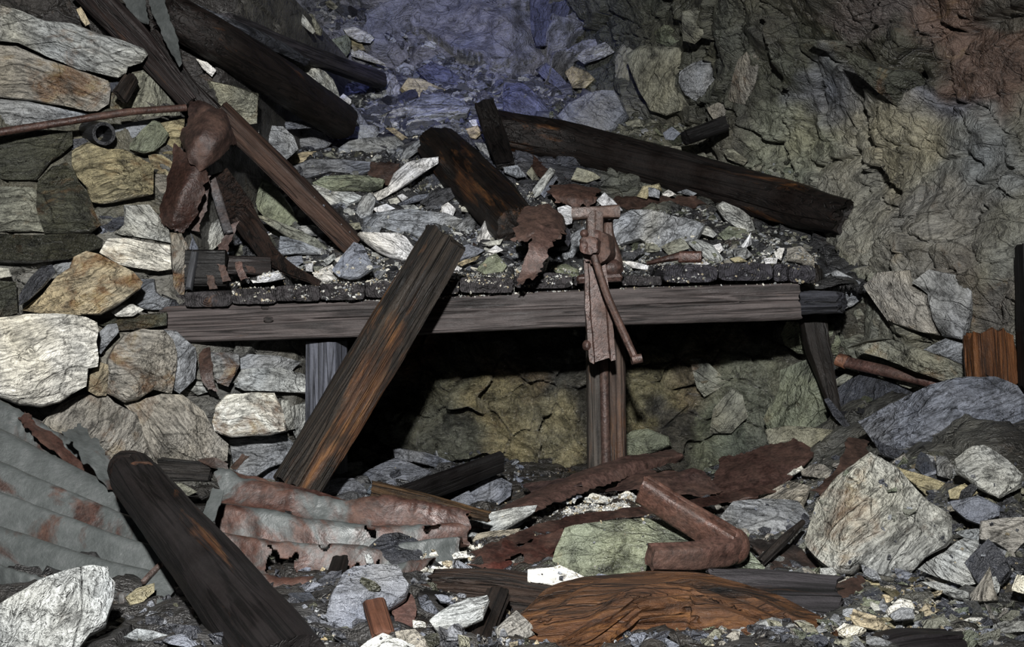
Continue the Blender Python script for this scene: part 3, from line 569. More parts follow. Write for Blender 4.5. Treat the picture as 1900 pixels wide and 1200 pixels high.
# loose rocks on the floor
rocks('''
9|P2b|70|.30|large pale boulder filling the bottom left corner|-60,1010 120,900 250,820 370,778 500,753 602,763 607,820 640,850 632,950 590,1082 500,1142 440,1210 -60,1240
9|Y3p|15|.06|small tan flake on the corrugated sheet beside the round prop|698,920 760,870 862,838 862,890 800,947 730,962
9|P0p|5|.03|white stone peeping out under the corrugated sheet|690,1135 760,1103 960,1143 800,1172
9|L0p|-20|.05|small pale green stone right of the round prop's top|958,290 1010,288 1102,335 1040,362 980,322
a|L0b|15|.04|green white stone at the back right of the leaning plank's foot|518,165 600,88 700,128 782,130 640,192 600,172
a|P0b|20|.08|pale stone right of the leaning plank's foot|448,242 490,178 600,163 642,195 560,272 480,287
a|S0b|12|.07|blue grey slab behind the torn corrugated sheet's rim|368,322 400,278 480,258 560,263 622,310 642,350 560,392 440,362
a|S0b|15|.10|wide dark slate slab right of the leaning plank's foot|563,250 700,188 800,148 992,230 860,292 760,327 640,282
a|S0b|-15|.12|long narrow slate on top, just below the wet rock face|778,100 820,93 960,118 1120,173 1132,195 1050,207 900,172 788,152
a|A0p|20|.06|small bluish stone left of the orange wood splinter|630,342 660,278 732,320 680,362
a|S0p|10|.05|slate piece below the round-ended black board|1088,382 1200,328 1242,390 1180,422
a|S0b|30|.09|upright slate block right of the round-ended black board|1198,342 1310,258 1350,238 1442,290 1432,360 1310,442 1250,402
a|D0b|15|.14|round dark slate lump on the torn corrugated sheet|638,655 720,578 820,563 900,588 962,640 972,700 940,752 850,782 750,747 690,712
a|P0p|70|.2|tiny white stone left of the round dark slate lump|618,690 650,683 677,740 630,732
a|S1p|5|.16|large flat grey slab with a white vein and a chipped spot|498,800 560,758 700,748 802,743 832,820 872,880 850,932 720,1012 700,1060 620,1142 500,1187 440,1102 403,1030 430,930 468,860
a|P1b|20|.16|long white green striped stone near the bottom middle|978,1050 1100,968 1200,918 1302,913 1317,950 1280,1042 1190,1082 1030,1112
a|W0p|-5|.10|small white block left of the long white green stone|888,1045 960,1063 962,1090 890,1092
a|C0b|20|.10|grey white lump at the bottom edge right of the brown peg|788,1112 900,1103 952,1150 985,1230 820,1230
a|W0b|20|.14|pale lump at the very bottom left of the grey white one|540,1230 640,1170 720,1123 800,1148 900,1188 920,1230
0|C0b|40|.12|grey stone at the bottom left of the orange rotten wood|918,1168 945,1143 958,1132 987,1160 992,1176 965,1190 925,1192
a|S0p|-20|.06|thin slate chip right of the rust plate|1008,905 1080,918 1122,955 1040,947
a|L0p|-60|.08|pale chip under the long white green stone|1138,1130 1200,1148 1207,1210 1148,1210
0|P0b|25|.2|slate with pale stripes left of the narrow gravel patch|858,972 905,953 950,943 997,937 992,950 930,987 868,997
0|C0b|25|.09|pale striped slab under the slate with pale stripes|861,1019 885,991 930,983 965,978 958,992 900,1014
a|W0p|0|.12|white chip right of the round dark slate lump|968,672 1020,668 1032,692 973,697
a|W0p|0|.10|white block in front of the pebbles|988,740 1060,733 1052,767 995,767
a|B0p|0|.09|cream pebble beside the white block|1045,722 1112,723 1102,752 1060,752
a|W0p|20|.09|white pebble under the pale striped slab|1108,682 1190,658 1192,702 1118,707
b|N2m|5|.08|big green boulder under the bent iron bar|258,700 330,558 500,528 760,488 900,498 1000,558 1140,638 1340,638 1442,740 1420,842 1350,950 1230,900 1120,870 950,830 830,880 700,940 560,900 430,852 300,782
b|W0p|-15|.14|bright white stone left of the big green boulder|118,770 260,768 290,748 362,778 427,810 415,888 260,852 118,827
b|S0b|20|.14|grey slab standing in the white gravel|263,392 320,328 385,313 422,360 340,402
b|W0p|-10|.06|flat white stone lying on the white gravel|403,372 480,343 602,380 560,402 440,397
b|W0p|0|.07|white lump at the right end of the white gravel|623,352 670,328 732,370 720,397 635,387
b|S0b|35|.2|pale grey slab at the left end of the white gravel|-40,470 60,430 120,413 162,440 80,522 -30,565
b|N0m|10|.06|grey green boulder behind the right post|665,20 700,-5 790,-15 900,30 920,80 670,170
0|G1b|-20|.05|pale green and grey rock right of the bent iron bar|1328,962 1360,935 1420,925 1480,930 1502,955 1482,990 1440,1002 1405,992 1360,972
b|W0p|60|.06|small white stone at the elbow of the bent iron bar|1250,522 1290,498 1332,560 1268,560
b|D0p|0|.2|dark chip resting on the rust sheet's folded edge|1085,365 1120,352 1148,365 1130,378 1090,378
c|P4b|50|.22|big squarish pale block with stripes and dark left face|210,590 250,520 300,400 400,280 590,138 650,168 760,238 900,368 1032,458 1037,570 1000,612 880,682 760,818 640,792 520,742 470,777 380,772 280,702 230,642
c|P0b|10|.16|rounded light grey block at the right edge|1048,170 1150,98 1220,88 1350,148 1432,230 1422,280 1300,362 1180,312 1120,262 1058,222
c|S0p|-5|.10|dark slate slab below the rounded light grey block|1028,385 1190,363 1307,420 1302,470 1240,492 1235,532 1120,492 1048,432
c|G0b|60|.10|small upright grey stone left of the rounded grey block|948,130 1010,138 1047,200 1032,267 958,242
c|Y1m|15|.07|yellow green stone below the rounded light grey block|1018,330 1110,288 1187,340 1130,377 1028,372
c|P0b|-40|.10|striped pale wedge stone right of the big squarish block|838,762 1000,678 1100,588 1182,598 1202,780 1190,842 1100,862 960,812
c|D0p|50|.10|dark blue grey block behind the striped wedge|1108,722 1240,608 1332,690 1372,790 1290,882 1190,852
c|P0b|20|.07|pale stone at the upper tip of the striped wedge|1058,560 1190,538 1187,607 1110,592
c|C0b|60|.10|pointed pale green splinter in front of the dark blue grey block|1138,912 1190,848 1250,753 1277,880 1302,942 1148,952
c|W0p|75|.10|white stone cut by the right edge of the picture|1368,882 1400,793 1450,808 1450,907
c|C2m|-5|.07|brownish stone at the right edge under the dark slate|1198,502 1330,485 1460,478 1460,602 1380,682 1280,620 1190,600
c|P0b|-25|.06|pale banded sliver under the striped wedge|868,832 960,838 1130,898 1137,947 1060,932 940,872
c|Y2p|0|.05|buff chip just under the big squarish block|558,830 620,828 702,870 650,912 588,892
c|B1p|-30|.05|cream chip left of the white fist-sized stone|648,912 720,928 680,962 655,945
c|W1p|-30|.08|white fist-sized stone below the big squarish block|668,1002 750,923 812,938 832,980 760,992 690,1032
c|B1p|0|.06|cream pointed stone right of the white fist-sized stone|853,1002 900,953 972,990 900,1042
c|B1b|-35|.08|cream and grey striped stone in the bottom right rubble|473,1040 490,988 560,1018 650,1058 710,1102 620,1107 500,1082
c|W0b|-10|.08|white stone at the left of the bottom right rubble|398,1092 440,1073 562,1110 480,1152 408,1132
c|G0p|20|.08|smooth grey pebble in front of the white fist-sized stone|688,1022 760,978 820,988 832,1042 720,1052
c|B0p|0|.06|cream long chip above the white fist-sized stone|818,862 870,858 902,875 870,888 820,880
c|B0p|10|.06|cream chip on the black stick right of the rubble|928,892 990,883 982,905 945,922
c|C2b|30|.06|green grey rock left of the big squarish block|-40,350 130,268 252,300 212,400 232,470 160,542 50,592 -30,572
c|W0p|20|.12|small white chip by the torn end of the rust sheet|118,237 200,188 212,205 150,242
c|C0b|20|.05|flat pale green stone left of the brown iron strip|195,217 270,178 330,188 372,220 352,272 200,242
c|Y2m|-30|.05|ochre rock right of the big squarish block|700,182 1000,288 1002,382 900,362 780,252
c|P0b|5|.08|flat grey stone in the bottom right corner|1213,1092 1330,1058 1450,1048 1450,1110 1250,1132
c|P0p|0|.06|grey chip at the foot of the big squarish block|305,765 380,760 400,800 340,822 305,800
c|G0b|-35|.10|grey wedge under the lower corner of the big squarish block|530,735 620,780 650,830 600,830 545,790
0|S0b|12|.20|huge blue grey striped slab at the right edge|1590,778 1680,745 1780,711 1850,706 1887,715 1910,745 1910,832 1800,834 1665,841 1620,820
8|D1b|70|.10|dark blue banded boulder under the rusty pipe|398,960 480,900 560,868 640,910 720,930 822,990 760,1062 600,1102 450,1112 398,1052
8|L4m|-22|.14|long tan lichen-coloured slab lying over the rusty pipe|448,740 560,698 700,688 822,730 1000,780 1130,838 1217,912 1100,947 1000,932 880,872 740,822 560,772
8|G0b|25|.09|grey striped slab behind the tan lichen slab|878,747 1000,683 1122,720 1132,800 1110,832 1000,782
8|L1m|35|.07|small green stone under the left end of the rusty pipe|378,920 440,878 502,880 440,942 388,947
8|L1m|-15|.06|green stone between the rusty pipe and the huge striped slab|723,932 770,903 852,950 800,962
8|D0b|-55|.08|dark slate sliver pointing down left of the huge striped slab|325,1020 350,1010 440,1120 500,1210 460,1200 380,1120
c|D0b|-15|.06|dark slate under the huge striped slab|590,30 720,110 880,110 940,200 900,215 760,165 640,130
''', None, 'rock', flat=.42, tf=1.15, add=.01)
# ================================================================ TIMBER AND IRON
BVR = bvh_of(GEO+CO)
def S2(px, py, off=0.):
    p, n = cast(px, py, BVR); return P(px, py, p.y-off)
WK = {'old_timber': .42, 'lagging_timber': .5, 'wet_dark_timber': .24, 'rotten_timber': .4, 'rusted_iron': .42, 'rusting_galvanised_sheet': .3}
def tone(c, mat):
    k = WK.get((mat or MWOOD).name, 1); c = lin(c); g = sum(c)/3; wd = (mat or MWOOD).name[-3:] == 'ber'; q = .1 if wd else .4; w_ = (1, 1, 1) if wd else (.97, .95, .88); return tuple((v*(1-q)+g*q)*k*u for v, u in zip(c, w_))
# how deep each piece lies, so that it rests on what is under it (metres into the scene, per control point / per line)
DEP = {'long_log': [5.5, 5.42, 5.2, 4.93, 4.68, 4.42], 'bark_log': [5.3, 5.0, 4.75, 4.42], 'big_log': [4.15, 4.25, 4.75, 5.4], 'thin_pole': [4.4, 5.15, 6.2], 'grey_pole': [4.3, 4.36, 5.15],
       'square_timber': [4.15, 4.28, 4.38], 'leaning_board': [5.36, 5.3, 5.1], 'pointed_plank': [4.06, 4.1, 4.1], 'dark_rail': [4.2, 4.2, 4.22], 'iron_rod': [3.7, 3.82, 3.92, 4.04], 'pipe_stub': [3.9, 4.08], 'wood_chunk': [3.97, 4.02],
       'grey_bar': [4.2, 4.18, 4.1], 'bark_strip': [4.2, 4.4, 4.28, 4.1, 3.96], 'burnt_timber': [4.3, 4.7], 'tube_rust': [4.12, 3.98, 3.86], 'rust_end': [4.14, 4.12], 'dark_post': [3.42, 3.42]}
FAC = {'twisted_strip': 1.085, 'bent_strip': 1.08, 'upper_sheet': 1.085, 'lower_sheet': 1.09, 'narrow_iron_strip': 1.085, 'split_iron_strip': 1.06, 'rust_plate': 1.05, 'curled_iron_sheet': 1.15, 'rust_strip': 1.135, 'iron_plate': 1.14,
       'torn_iron_sheet': 1.06, 'upper_rust_scrap': 1.16, 'broad_rust_sheet': 1.09, 'middle_rust_sheet': 1.08, 'corrugated_sheet': 1.0, 'rust_edge_strip': 1.03}
def redepth(q, d): q = Vector(q); return EYE+(q-EYE)*(d/q.y)
def axes(A, B, up):
    X = (B-A).normalized(); Z = (up-X*up.dot(X)).normalized(); Y = Z.cross(X); return Matrix((X, Y, Z)).transposed().to_4x4()
def sweep(name, pts, ws, hs, up=Vector((0, 0, 1)), p=8., M=28, N=None, amp=.004, jag=.012, mat=None, color=(60, 50, 45), stain=0., parent=None, seed=None, twist=0., grooves=(), sharp=50, label=None, cat=None, group=None, caps=True, hollow=0.):
    SEED[0] += 1; sd = seed or SEED[0]; pts = [Vector(q) for q in pts]; ws = list(ws) if hasattr(ws, '__len__') else [ws]*len(pts); hs = list(hs) if hasattr(hs, '__len__') else [hs]*len(pts)
    if name in DEP:
        for i, d in enumerate(DEP[name]): k = d/pts[i].y; pts[i] = redepth(pts[i], d); ws[i] *= k; hs[i] *= k
    R = axes(pts[0], pts[-1], up); Ri = R.to_3x3().inverted(); loc = np.array([Ri@(q-pts[0]) for q in pts])
    seg = np.linalg.norm(np.diff(loc, axis=0), axis=1); cum = np.concatenate([[0], np.cumsum(seg)]); Ltot = cum[-1]
    if N is None: N = int(np.clip(Ltot/.022, 6, 90))
    t = np.linspace(0, Ltot, N)
    def smooth(v): 
        if len(v) < 3: return np.interp(t, cum, v)
        a = np.interp(t, cum, v); k = max(1, N//14); b = np.pad(a, k, 'edge'); return np.convolve(b, np.ones(2*k+1)/(2*k+1), 'valid') if k > 0 else a
    C = np.stack([smooth(loc[:, k]) for k in range(3)], -1); C[:, 0] = np.interp(t, cum, loc[:, 0]); W = smooth(np.array(ws, float)); H = smooth(np.array(hs, float))
    T = np.gradient(C, axis=0); T /= np.linalg.norm(T, axis=1)[:, None]; up0 = np.array([0, 0, 1.]); Yv = np.cross(up0, T); Yv /= np.linalg.norm(Yv, axis=1)[:, None]; Zv = np.cross(T, Yv)
    th = np.linspace(0, 2*math.pi, M, endpoint=False)
    if p > 3: th = th+math.pi/4; 
    c, s = np.cos(th), np.sin(th); cy = np.sign(c)*np.abs(c)**(2/p); cz = np.sign(s)*np.abs(s)**(2/p)
    if p > 3: mx = np.maximum(np.abs(c), np.abs(s)); cy = np.clip(c/mx, -1, 1)*(1-.0); cz = np.clip(s/mx, -1, 1); rr = (np.abs(cy)**p+np.abs(cz)**p)**(-1/p)*1.0; cy = cy*rr**1; cz = cz*rr**1; k = 1/max(np.abs(cy).max(), 1e-6); cy *= k; cz *= k
    tw = twist*t/Ltot; arc = np.arange(M)/M
    V = np.zeros((N, M, 3)); TT, AA = np.meshgrid(t, arc, indexing='ij'); ca, sa = np.cos(2*math.pi*AA), np.sin(2*math.pi*AA)
    dsp = amp*(fbm(TT*4, ca*2.2, sa*2.2, 4, sd)+.8*ridge(TT*1.5, ca*6, sa*6, 2, sd+5))
    for (a0, wd, dp) in grooves:
        dd = np.abs(((AA-a0-.02*vnoise(TT*3, sd, 0, 3)+.5) % 1)-.5); dsp = dsp-dp*np.exp(-(dd/wd)**2)*(.6+.5*vnoise(TT*2.5, sd*1.3))
    for i in range(N):
        y = cy*W[i]/2; z = cz*H[i]/2; cs, sn = math.cos(tw[i]), math.sin(tw[i]); y, z = y*cs-z*sn, y*sn+z*cs
        rad = np.hypot(y, z)+1e-9; y = y*(1+dsp[i]/rad); z = z*(1+dsp[i]/rad)
        V[i] = C[i]+y[:, None]*Yv[i]+z[:, None]*Zv[i]
    rows = [V[i] for i in range(N)]
    for e, i in ((0, 0), (1, N-1)):
        sg = -1 if e == 0 else 1; ex = []
        for f in ((1., .82, .5, .18, .02) if not hollow else (1., hollow, hollow)):
            R0 = C[i]+(V[i]-C[i])*f; q = (R0-C[i])
            j = jag*(vnoise(q[:, 1]*45, q[:, 2]*22, sd*1.7+e)+.6*vnoise(q[:, 1]*120, q[:, 2]*60, sd*2.1+e))
            if hollow and len(ex) == 2: j = j-.12
            R1 = R0+T[i]*(j*sg)[:, None]; ex.append(R1)
        if e == 0: rows = ex[::-1]+rows[1:]
        else: rows = rows[:-1]+ex
    n = len(rows); G = np.concatenate(rows); F = grid_faces(n, M, True, True).tolist(); F.append(list(range(M))); F.append([(n-1)*M+k for k in range(M)][::-1])
    me = mkmesh(name, G, F, mat or MWOOD, True, sharp); bm = bmesh.new(); bm.from_mesh(me); bmesh.ops.recalc_face_normals(bm, faces=bm.faces); bm.to_mesh(me); bm.free()
    me.polygons.foreach_set('use_smooth', [True]*len(me.polygons)); me.set_sharp_from_angle(angle=math.radians(sharp))
    R.translation = pts[0]; o = link(name, me, R, parent, tone(color, mat), stain, label, cat, group)
    return o
def geo(o):
    me = o.data; nv = len(me.vertices); co = np.empty(nv*3); me.vertices.foreach_get('co', co); mw = o.matrix_basis if o.parent is None else o.parent.matrix_basis @ o.matrix_basis
    A = np.array(mw); co = co.reshape(-1, 3)@A[:3, :3].T+A[:3, 3]; GEO.append((co, [list(p.vertices) for p in me.polygons]))
def sheet(name, lines, nu=60, nv=24, corr=0., cn=0., th=.0025, rag=.008, amp=.006, mat=None, color=(110, 62, 48), stain=0., parent=None, label=None, cat=None, group=None, hole=0., fold=None, smoothv=True, seed=None, corr_u=0., cnu=0.):
    """lines: polylines of world points running the same way; lofted, dented, given thickness, ragged edges and rust holes"""
    SEED[0] += 1; sd = seed or SEED[0]; R = []
    if name in FAC: lines = [[redepth(q, q.y*FAC[name]) for q in ln] for ln in lines]
    for ln in lines:
        a = np.array([tuple(v) for v in ln]); s = np.concatenate([[0], np.cumsum(np.linalg.norm(np.diff(a, axis=0), axis=1))]); s /= s[-1]; tt = np.linspace(0, 1, nu)
        q = np.stack([np.interp(tt, s, a[:, k]) for k in range(3)], -1)
        if len(a) > 2:
            k = max(1, nu//16); qp = np.pad(q, ((k, k), (0, 0)), 'edge'); ker = np.ones(2*k+1)/(2*k+1); sm = np.stack([np.convolve(qp[:, j], ker, 'valid') for j in range(3)], -1)
            wgt = np.clip(np.minimum(tt, 1-tt)*8, 0, 1)[:, None]; q = q*(1-wgt)+sm*wgt
        R.append(q)
    R = np.array(R); m = len(R); vv = np.linspace(0, m-1, nv); i0 = np.clip(np.floor(vv).astype(int), 0, m-2); f = vv-i0
    if m > 2 and smoothv:
        def cr(p0, p1, p2, p3, t): return .5*((2*p1)+(-p0+p2)*t+(2*p0-5*p1+4*p2-p3)*t*t+(-p0+3*p1-3*p2+p3)*t**3)
        G = np.array([cr(R[max(i-1, 0)], R[i], R[i+1], R[min(i+2, m-1)], g) for i, g in zip(i0, f)])
    else: G = np.array([R[i]*(1-g)+R[i+1]*g for i, g in zip(i0, f)])
    G = G.transpose(1, 0, 2); du = np.gradient(G, axis=0); dv = np.gradient(G, axis=1); n = np.cross(du, dv); n /= np.linalg.norm(n, axis=2)[..., None]+1e-9
    if (n[..., 1].mean()) > 0: n = -n
    u, v = np.meshgrid(np.linspace(0, 1, nu), np.linspace(0, 1, nv), indexing='ij'); Lu = np.linalg.norm(G[-1, nv//2]-G[0, nv//2]); Lv = np.linalg.norm(G[nu//2, -1]-G[nu//2, 0])
    d = amp*(fbm(u*Lu*9, v*Lv*9, sd, 3, sd)+.5*fbm(u*Lu*28, v*Lv*28, sd, 2, sd+3))
    if corr: d = d+corr*np.sin(2*math.pi*cn*v)
    if corr_u: d = d+corr_u*np.sin(2*math.pi*cnu*u)
    G = G+n*d[..., None]
    e = rag*(vnoise(u*Lu*25, sd, 0, 1)+.8*vnoise(u*Lu*80, sd, 1, 2)); ev = dv/(np.linalg.norm(dv, axis=2)[..., None]+1e-9); eu = du/(np.linalg.norm(du, axis=2)[..., None]+1e-9)
    w0 = np.clip(1-v*7, 0, 1); w1 = np.clip(1-(1-v)*7, 0, 1); G = G+ev*((w0*e)+w1*np.roll(e, 7, 0))[..., None]
    e2 = rag*(vnoise(v*Lv*25, sd, 3, 1)+.8*vnoise(v*Lv*80, sd, 4, 2)); w0 = np.clip(1-u*14, 0, 1); w1 = np.clip(1-(1-u)*14, 0, 1); G = G+eu*((w0+w1)*e2)[..., None]
    org = G.reshape(-1, 3).mean(0); A = (G-org).reshape(-1, 3); B = A-n.reshape(-1, 3)*th; F = grid_faces(nu, nv)
    if hole:
        fc = F.mean(1); uu = u.ravel()[F].mean(1); vw = v.ravel()[F].mean(1); hn = fbm(uu*Lu*14, vw*Lv*14, sd, 3, sd+9)
        F = F[hn < 1-hole] if False else F[hn < (.62-hole)]
    k = len(A); Fb = F[:, ::-1]+k
    E = {}
    for q in F.tolist():
        for a in range(4):
            x, y = q[a], q[(a+1) % 4]
            if (y, x) in E: del E[(y, x)]
            else: E[(x, y)] = 1
    side = [(y, x, x+k, y+k) for x, y in E]
    me = mkmesh(name, np.concatenate([A, B]), F.tolist()+Fb.tolist()+side, mat or MRUST, True, 45)
    bm = bmesh.new(); bm.from_mesh(me); bmesh.ops.delete(bm, geom=[x for x in bm.verts if not x.link_faces], context='VERTS'); bm.normal_update(); bm.to_mesh(me); bm.free()
    o = link(name, me, Matrix.Translation(Vector(org)), parent, tone(color, mat or MRUST), stain, label, cat, group); return o
def lathe(name, A, B, prof, M=20, **k):      # prof: (t, radius)
    L = (B-A); pts = [A+L*t for t, r in prof]; return None
def ball(name, c, r, sq=(1, 1, 1), parent=None, color=(112, 70, 60), amp=.08, mat=None, seed=3):
    bm = bmesh.new(); bmesh.ops.create_icosphere(bm, subdivisions=3, radius=r)
    for v in bm.verts: v.co = Vector((v.co.x*sq[0], v.co.y*sq[1], v.co.z*sq[2]))*(1+amp*float(fbm(v.co.x*3/r*.5+seed, v.co.y/r, v.co.z/r, 3, seed)))
    me = bpy.data.meshes.new(name); bm.to_mesh(me); bm.free(); me.polygons.foreach_set('use_smooth', [True]*len(me.polygons)); me.materials.append(mat or MRUST)
    return link(name, me, Matrix.Translation(c), parent, tone(color, mat or MRUST))
DK = (50, 45, 44)
# --- the stull: cap beam, its posts and the lagging boards lying on it
CAPD = 3.93
cb = sweep('cap_beam', [P(306, 603, CAPD+.09), P(700, 590, CAPD+.085), P(1100, 571, CAPD+.08), P(1472, 559, CAPD+.07)], .17, .134, p=14, M=110, N=110, amp=.0035, jag=.012, color=(112, 102, 100), stain=.35, grooves=((.365, .006, .016), (.43, .005, .007), (.30, .004, .005)), label='long dark cap beam cracked along its middle, carried by the two posts', cat='beam')
for kx, ky, kr in ((1407, 548, .022), (498, 593, .017), (492, 571, .013)):
    ball('knot', P(kx, ky, CAPD-.0+.003 if kx > 1000 else CAPD+.004), kr, (1.2, .35, .8), cb, (60, 52, 50), amp=.1, mat=MEND, seed=kx % 50)
boards = [(303, 352, 548, 572, 'burnt brown stub left of the first lagging board', 3.98), (342, 428, 541, 569, 'leftmost lagging board end, dark and chipped', 3.9), (428, 512, 535, 564, 'second lagging board end from the left', 3.9), (512, 593, 530, 559, 'third lagging board end from the left', 3.895), (593, 677, 526, 556, 'fourth lagging board end, left of the leaning plank', 3.895), (677, 760, 521, 552, 'fifth lagging board end, partly behind the leaning plank', 3.89), (790, 852, 517, 545, 'lagging board end just right of the leaning plank', 3.895), (853, 952, 514, 543, 'wide lagging board end left of the torn iron sheet', 3.89), (953, 1062, 506, 535, 'rounded lagging board end with rings under the torn iron sheet', 3.9), (1064, 1150, 512, 530, 'thin rusty board end directly behind the hanging channel bar', 3.96), (1150, 1228, 512, 530, 'low rotted board end right of the jack', 3.97), (1230, 1331, 491, 524, 'charred board end below the rust stub', 3.9), (1332, 1434, 488, 521, 'charred board end with the white stone above it', 3.9), (1435, 1462, 490, 521, 'narrow split board end near the right end', 3.92), (1463, 1512, 492, 524, 'rightmost charred board end overhanging the cap beam', 3.9)]
for x0, x1, y0, y1, lb, d in boards:
    cx, cy = (x0+x1)/2, (y0+y1)/2; A = P(cx, cy, d); wd = (x1-x0-1.5)/FP*d; hh = (y1-y0-.5)/FP*d; B = A+Vector((rng.uniform(-.02, .02), .62, .03))
    rd = 'round' in lb or 'charred' in lb
    o = sweep('lagging_board', [A, B], wd, hh, p=5 if rd else 9, M=32, N=22, amp=.003, jag=.012, color=(74, 72, 80) if x0 > 1200 else (80, 76, 78), stain=.15 if 400 < x0 else .3, mat=MEND, label=lb, cat='board', group='lagging boards on the cap beam', grooves=((.9, .01, .004),)); geo(o)
sweep('prop_post', [P(606, 632, 4.07), P(606, 900, 4.09)], .125, .118, up=Vector((-.27, -1, 0)), p=14, M=40, amp=.002, jag=.003, color=(120, 124, 138), label='clean grey square post under the left of the cap beam', cat='post', grooves=((.12, .004, .002),))
pr = empty('split_post', P(1125, 885, 4.06), 'split timber post under the hanging channel bar with a rusty tube in its crack', 'post')
sweep('post_half', [P(1102, 592, 4.05), P(1104, 890, 4.05)], .1, .056, up=Vector((1, 0, 0)), p=9, amp=.003, jag=.004, color=(100, 92, 84), stain=.25, parent=pr)
sweep('post_half', [P(1142, 585, 4.06), P(1145, 885, 4.06)], .12, .062, up=Vector((1, 0, 0)), p=8, amp=.004, jag=.004, color=(104, 84, 72), stain=.6, parent=pr)
sweep('tube', [P(1120, 655, 4.0), P(1125, 885, 4.0)], .034, .034, p=2, M=16, amp=.002, jag=.003, mat=MRUST, color=(104, 72, 66), parent=pr)
# --- leaning plank
sweep('leaning_plank', [P(828, 440, 3.72), P(700, 655, 3.66), P(548, 905, 3.56)], [.15, .155, .15], [.085, .11, .11], up=Vector((.55, -1, .25)), p=7, M=44, N=90, amp=.006, jag=.03, mat=MROT, color=(62, 52, 42), stain=.68, grooves=((.1, .012, .016), (.17, .01, .012), (.05, .008, .008)), label='broad rotten orange and black plank leaning across the cap beam', cat='plank')
# --- screw jack with its hanging channel bar
jk = empty('rail_jack', P(1110, 520, 3.86), 'rusty iron jack with T-shaped crosshead and hanging channel bar over the cap beam', 'jack')
jd = 3.80
ch_ = []
sweep('crosshead', [P(1062, 397, jd), P(1104, 394, jd-.01), P(1147, 393, jd)], [.055, .04, .055], [.048, .04, .048], p=7, M=24, amp=.002, jag=.004, mat=MRUST, color=(112, 82, 72), parent=jk)
sweep('neck', [P(1103, 398, jd), P(1103, 425, jd), P(1104, 452, jd)], [.07, .05, .06], [.06, .056, .066], up=Vector((1, 0, 0)), p=6, amp=.003, mat=MRUST, color=(108, 80, 72), parent=jk)
sweep('rear_arm', [P(1130, 408, jd+.07), P(1126, 432, jd+.06), P(1138, 470, jd+.07), P(1136, 505, jd+.07)], [.05, .05, .06, .07], [.03, .035, .055, .075], up=Vector((1, 0, 0)), p=4, amp=.003, mat=MRUST, color=(104, 74, 64), parent=jk)
sweep('collar', [P(1105, 459, jd-.035), P(1118, 462, jd+.05)], [.098, .094, .07][:2], .115, p=2.4, M=36, N=10, amp=.006, jag=.008, mat=MRUST, color=(112, 70, 60), parent=jk)
sweep('bolt_head', [P(1092, 455, jd-.085), P(1099, 457, jd-.02)], .062, .06, p=3.4, M=26, N=8, amp=.004, jag=.008, mat=MRUST, color=(118, 76, 66), parent=jk)
ball('bolt_nub', P(1084, 433, jd-.03), .015, (1, 1, 1), jk, amp=.05, seed=6)
ball('lower_collar', P(1134, 497, jd+.05), .036, (1.1, 1, 1), jk, (100, 66, 58), amp=.2, seed=8)
sweep('base_plate', [P(1074, 518, 3.86), P(1152, 514, 3.86)], .07, .03, p=8, amp=.004, jag=.01, mat=MRUST, color=(98, 60, 52), parent=jk)
def channel(name, A, B, w, dp, t, up, **k):
    R = axes(A, B, up); L = (B-A).length; sec = [(-w/2, -dp), (-w/2, 0), (-w/2+t*2.2, 0), (-w/2+t*3, -t*1.5), (w/2-t*3, -t*1.5), (w/2-t*2.2, 0), (w/2, 0), (w/2, -dp), (w/2-t, -dp), (w/2-t, -t*2.6), (-w/2+t, -t*2.6), (-w/2+t, -dp)]
    N = 60; V = []; m = len(sec)
    for i in range(N):
        f = i/(N-1); sc_ = .78+.22*min(1, f*2.2)
        for j, (y, z) in enumerate(sec):
            x = L*f
            if i == N-1: x += .022*float(vnoise(y*60, z*60, 3))-.012*(j in (4, 5, 6))
            a = .0022*float(fbm(x*30, y*40, z*40, 3, 4)); V.append((x, y*sc_+a, z+a))
    F = grid_faces(N, m, True, True).tolist()+[list(range(m)), [(N-1)*m+q for q in range(m)][::-1]]
    me = mkmesh(name, V, F, MRUST, True, 35); bm = bmesh.new(); bm.from_mesh(me); bmesh.ops.recalc_face_normals(bm, faces=bm.faces); bm.to_mesh(me); bm.free(); me.set_sharp_from_angle(angle=.6)
    R.translation = A; return link(name, me, R, k.get('parent'), tone(k.get('color'), MRUST), k.get('stain', 0))
channel('channel_bar', P(1103, 480, 3.8), P(1118, 668, 3.79), .092, .05, .007, Vector((0, -1, 0)), parent=jk, color=(112, 74, 64))
jr = sweep('hanging_rod', [P(1098, 462, 3.745), P(1125, 545, 3.72), P(1178, 664, 3.7)], .026, .026, p=2, M=18, N=60, amp=.003, jag=.002, mat=MRUST, color=(112, 72, 60), parent=jk)
sweep('rod_head', [P(1171, 668, 3.7), P(1190, 664, 3.7)], .04, .03, p=3, M=16, amp=.003, jag=.003, mat=MRUST, color=(120, 82, 72), parent=jk)
ball('nut', P(1089, 641, 3.8), .016, (1, 1, 1.2), jk, amp=.15, seed=9)
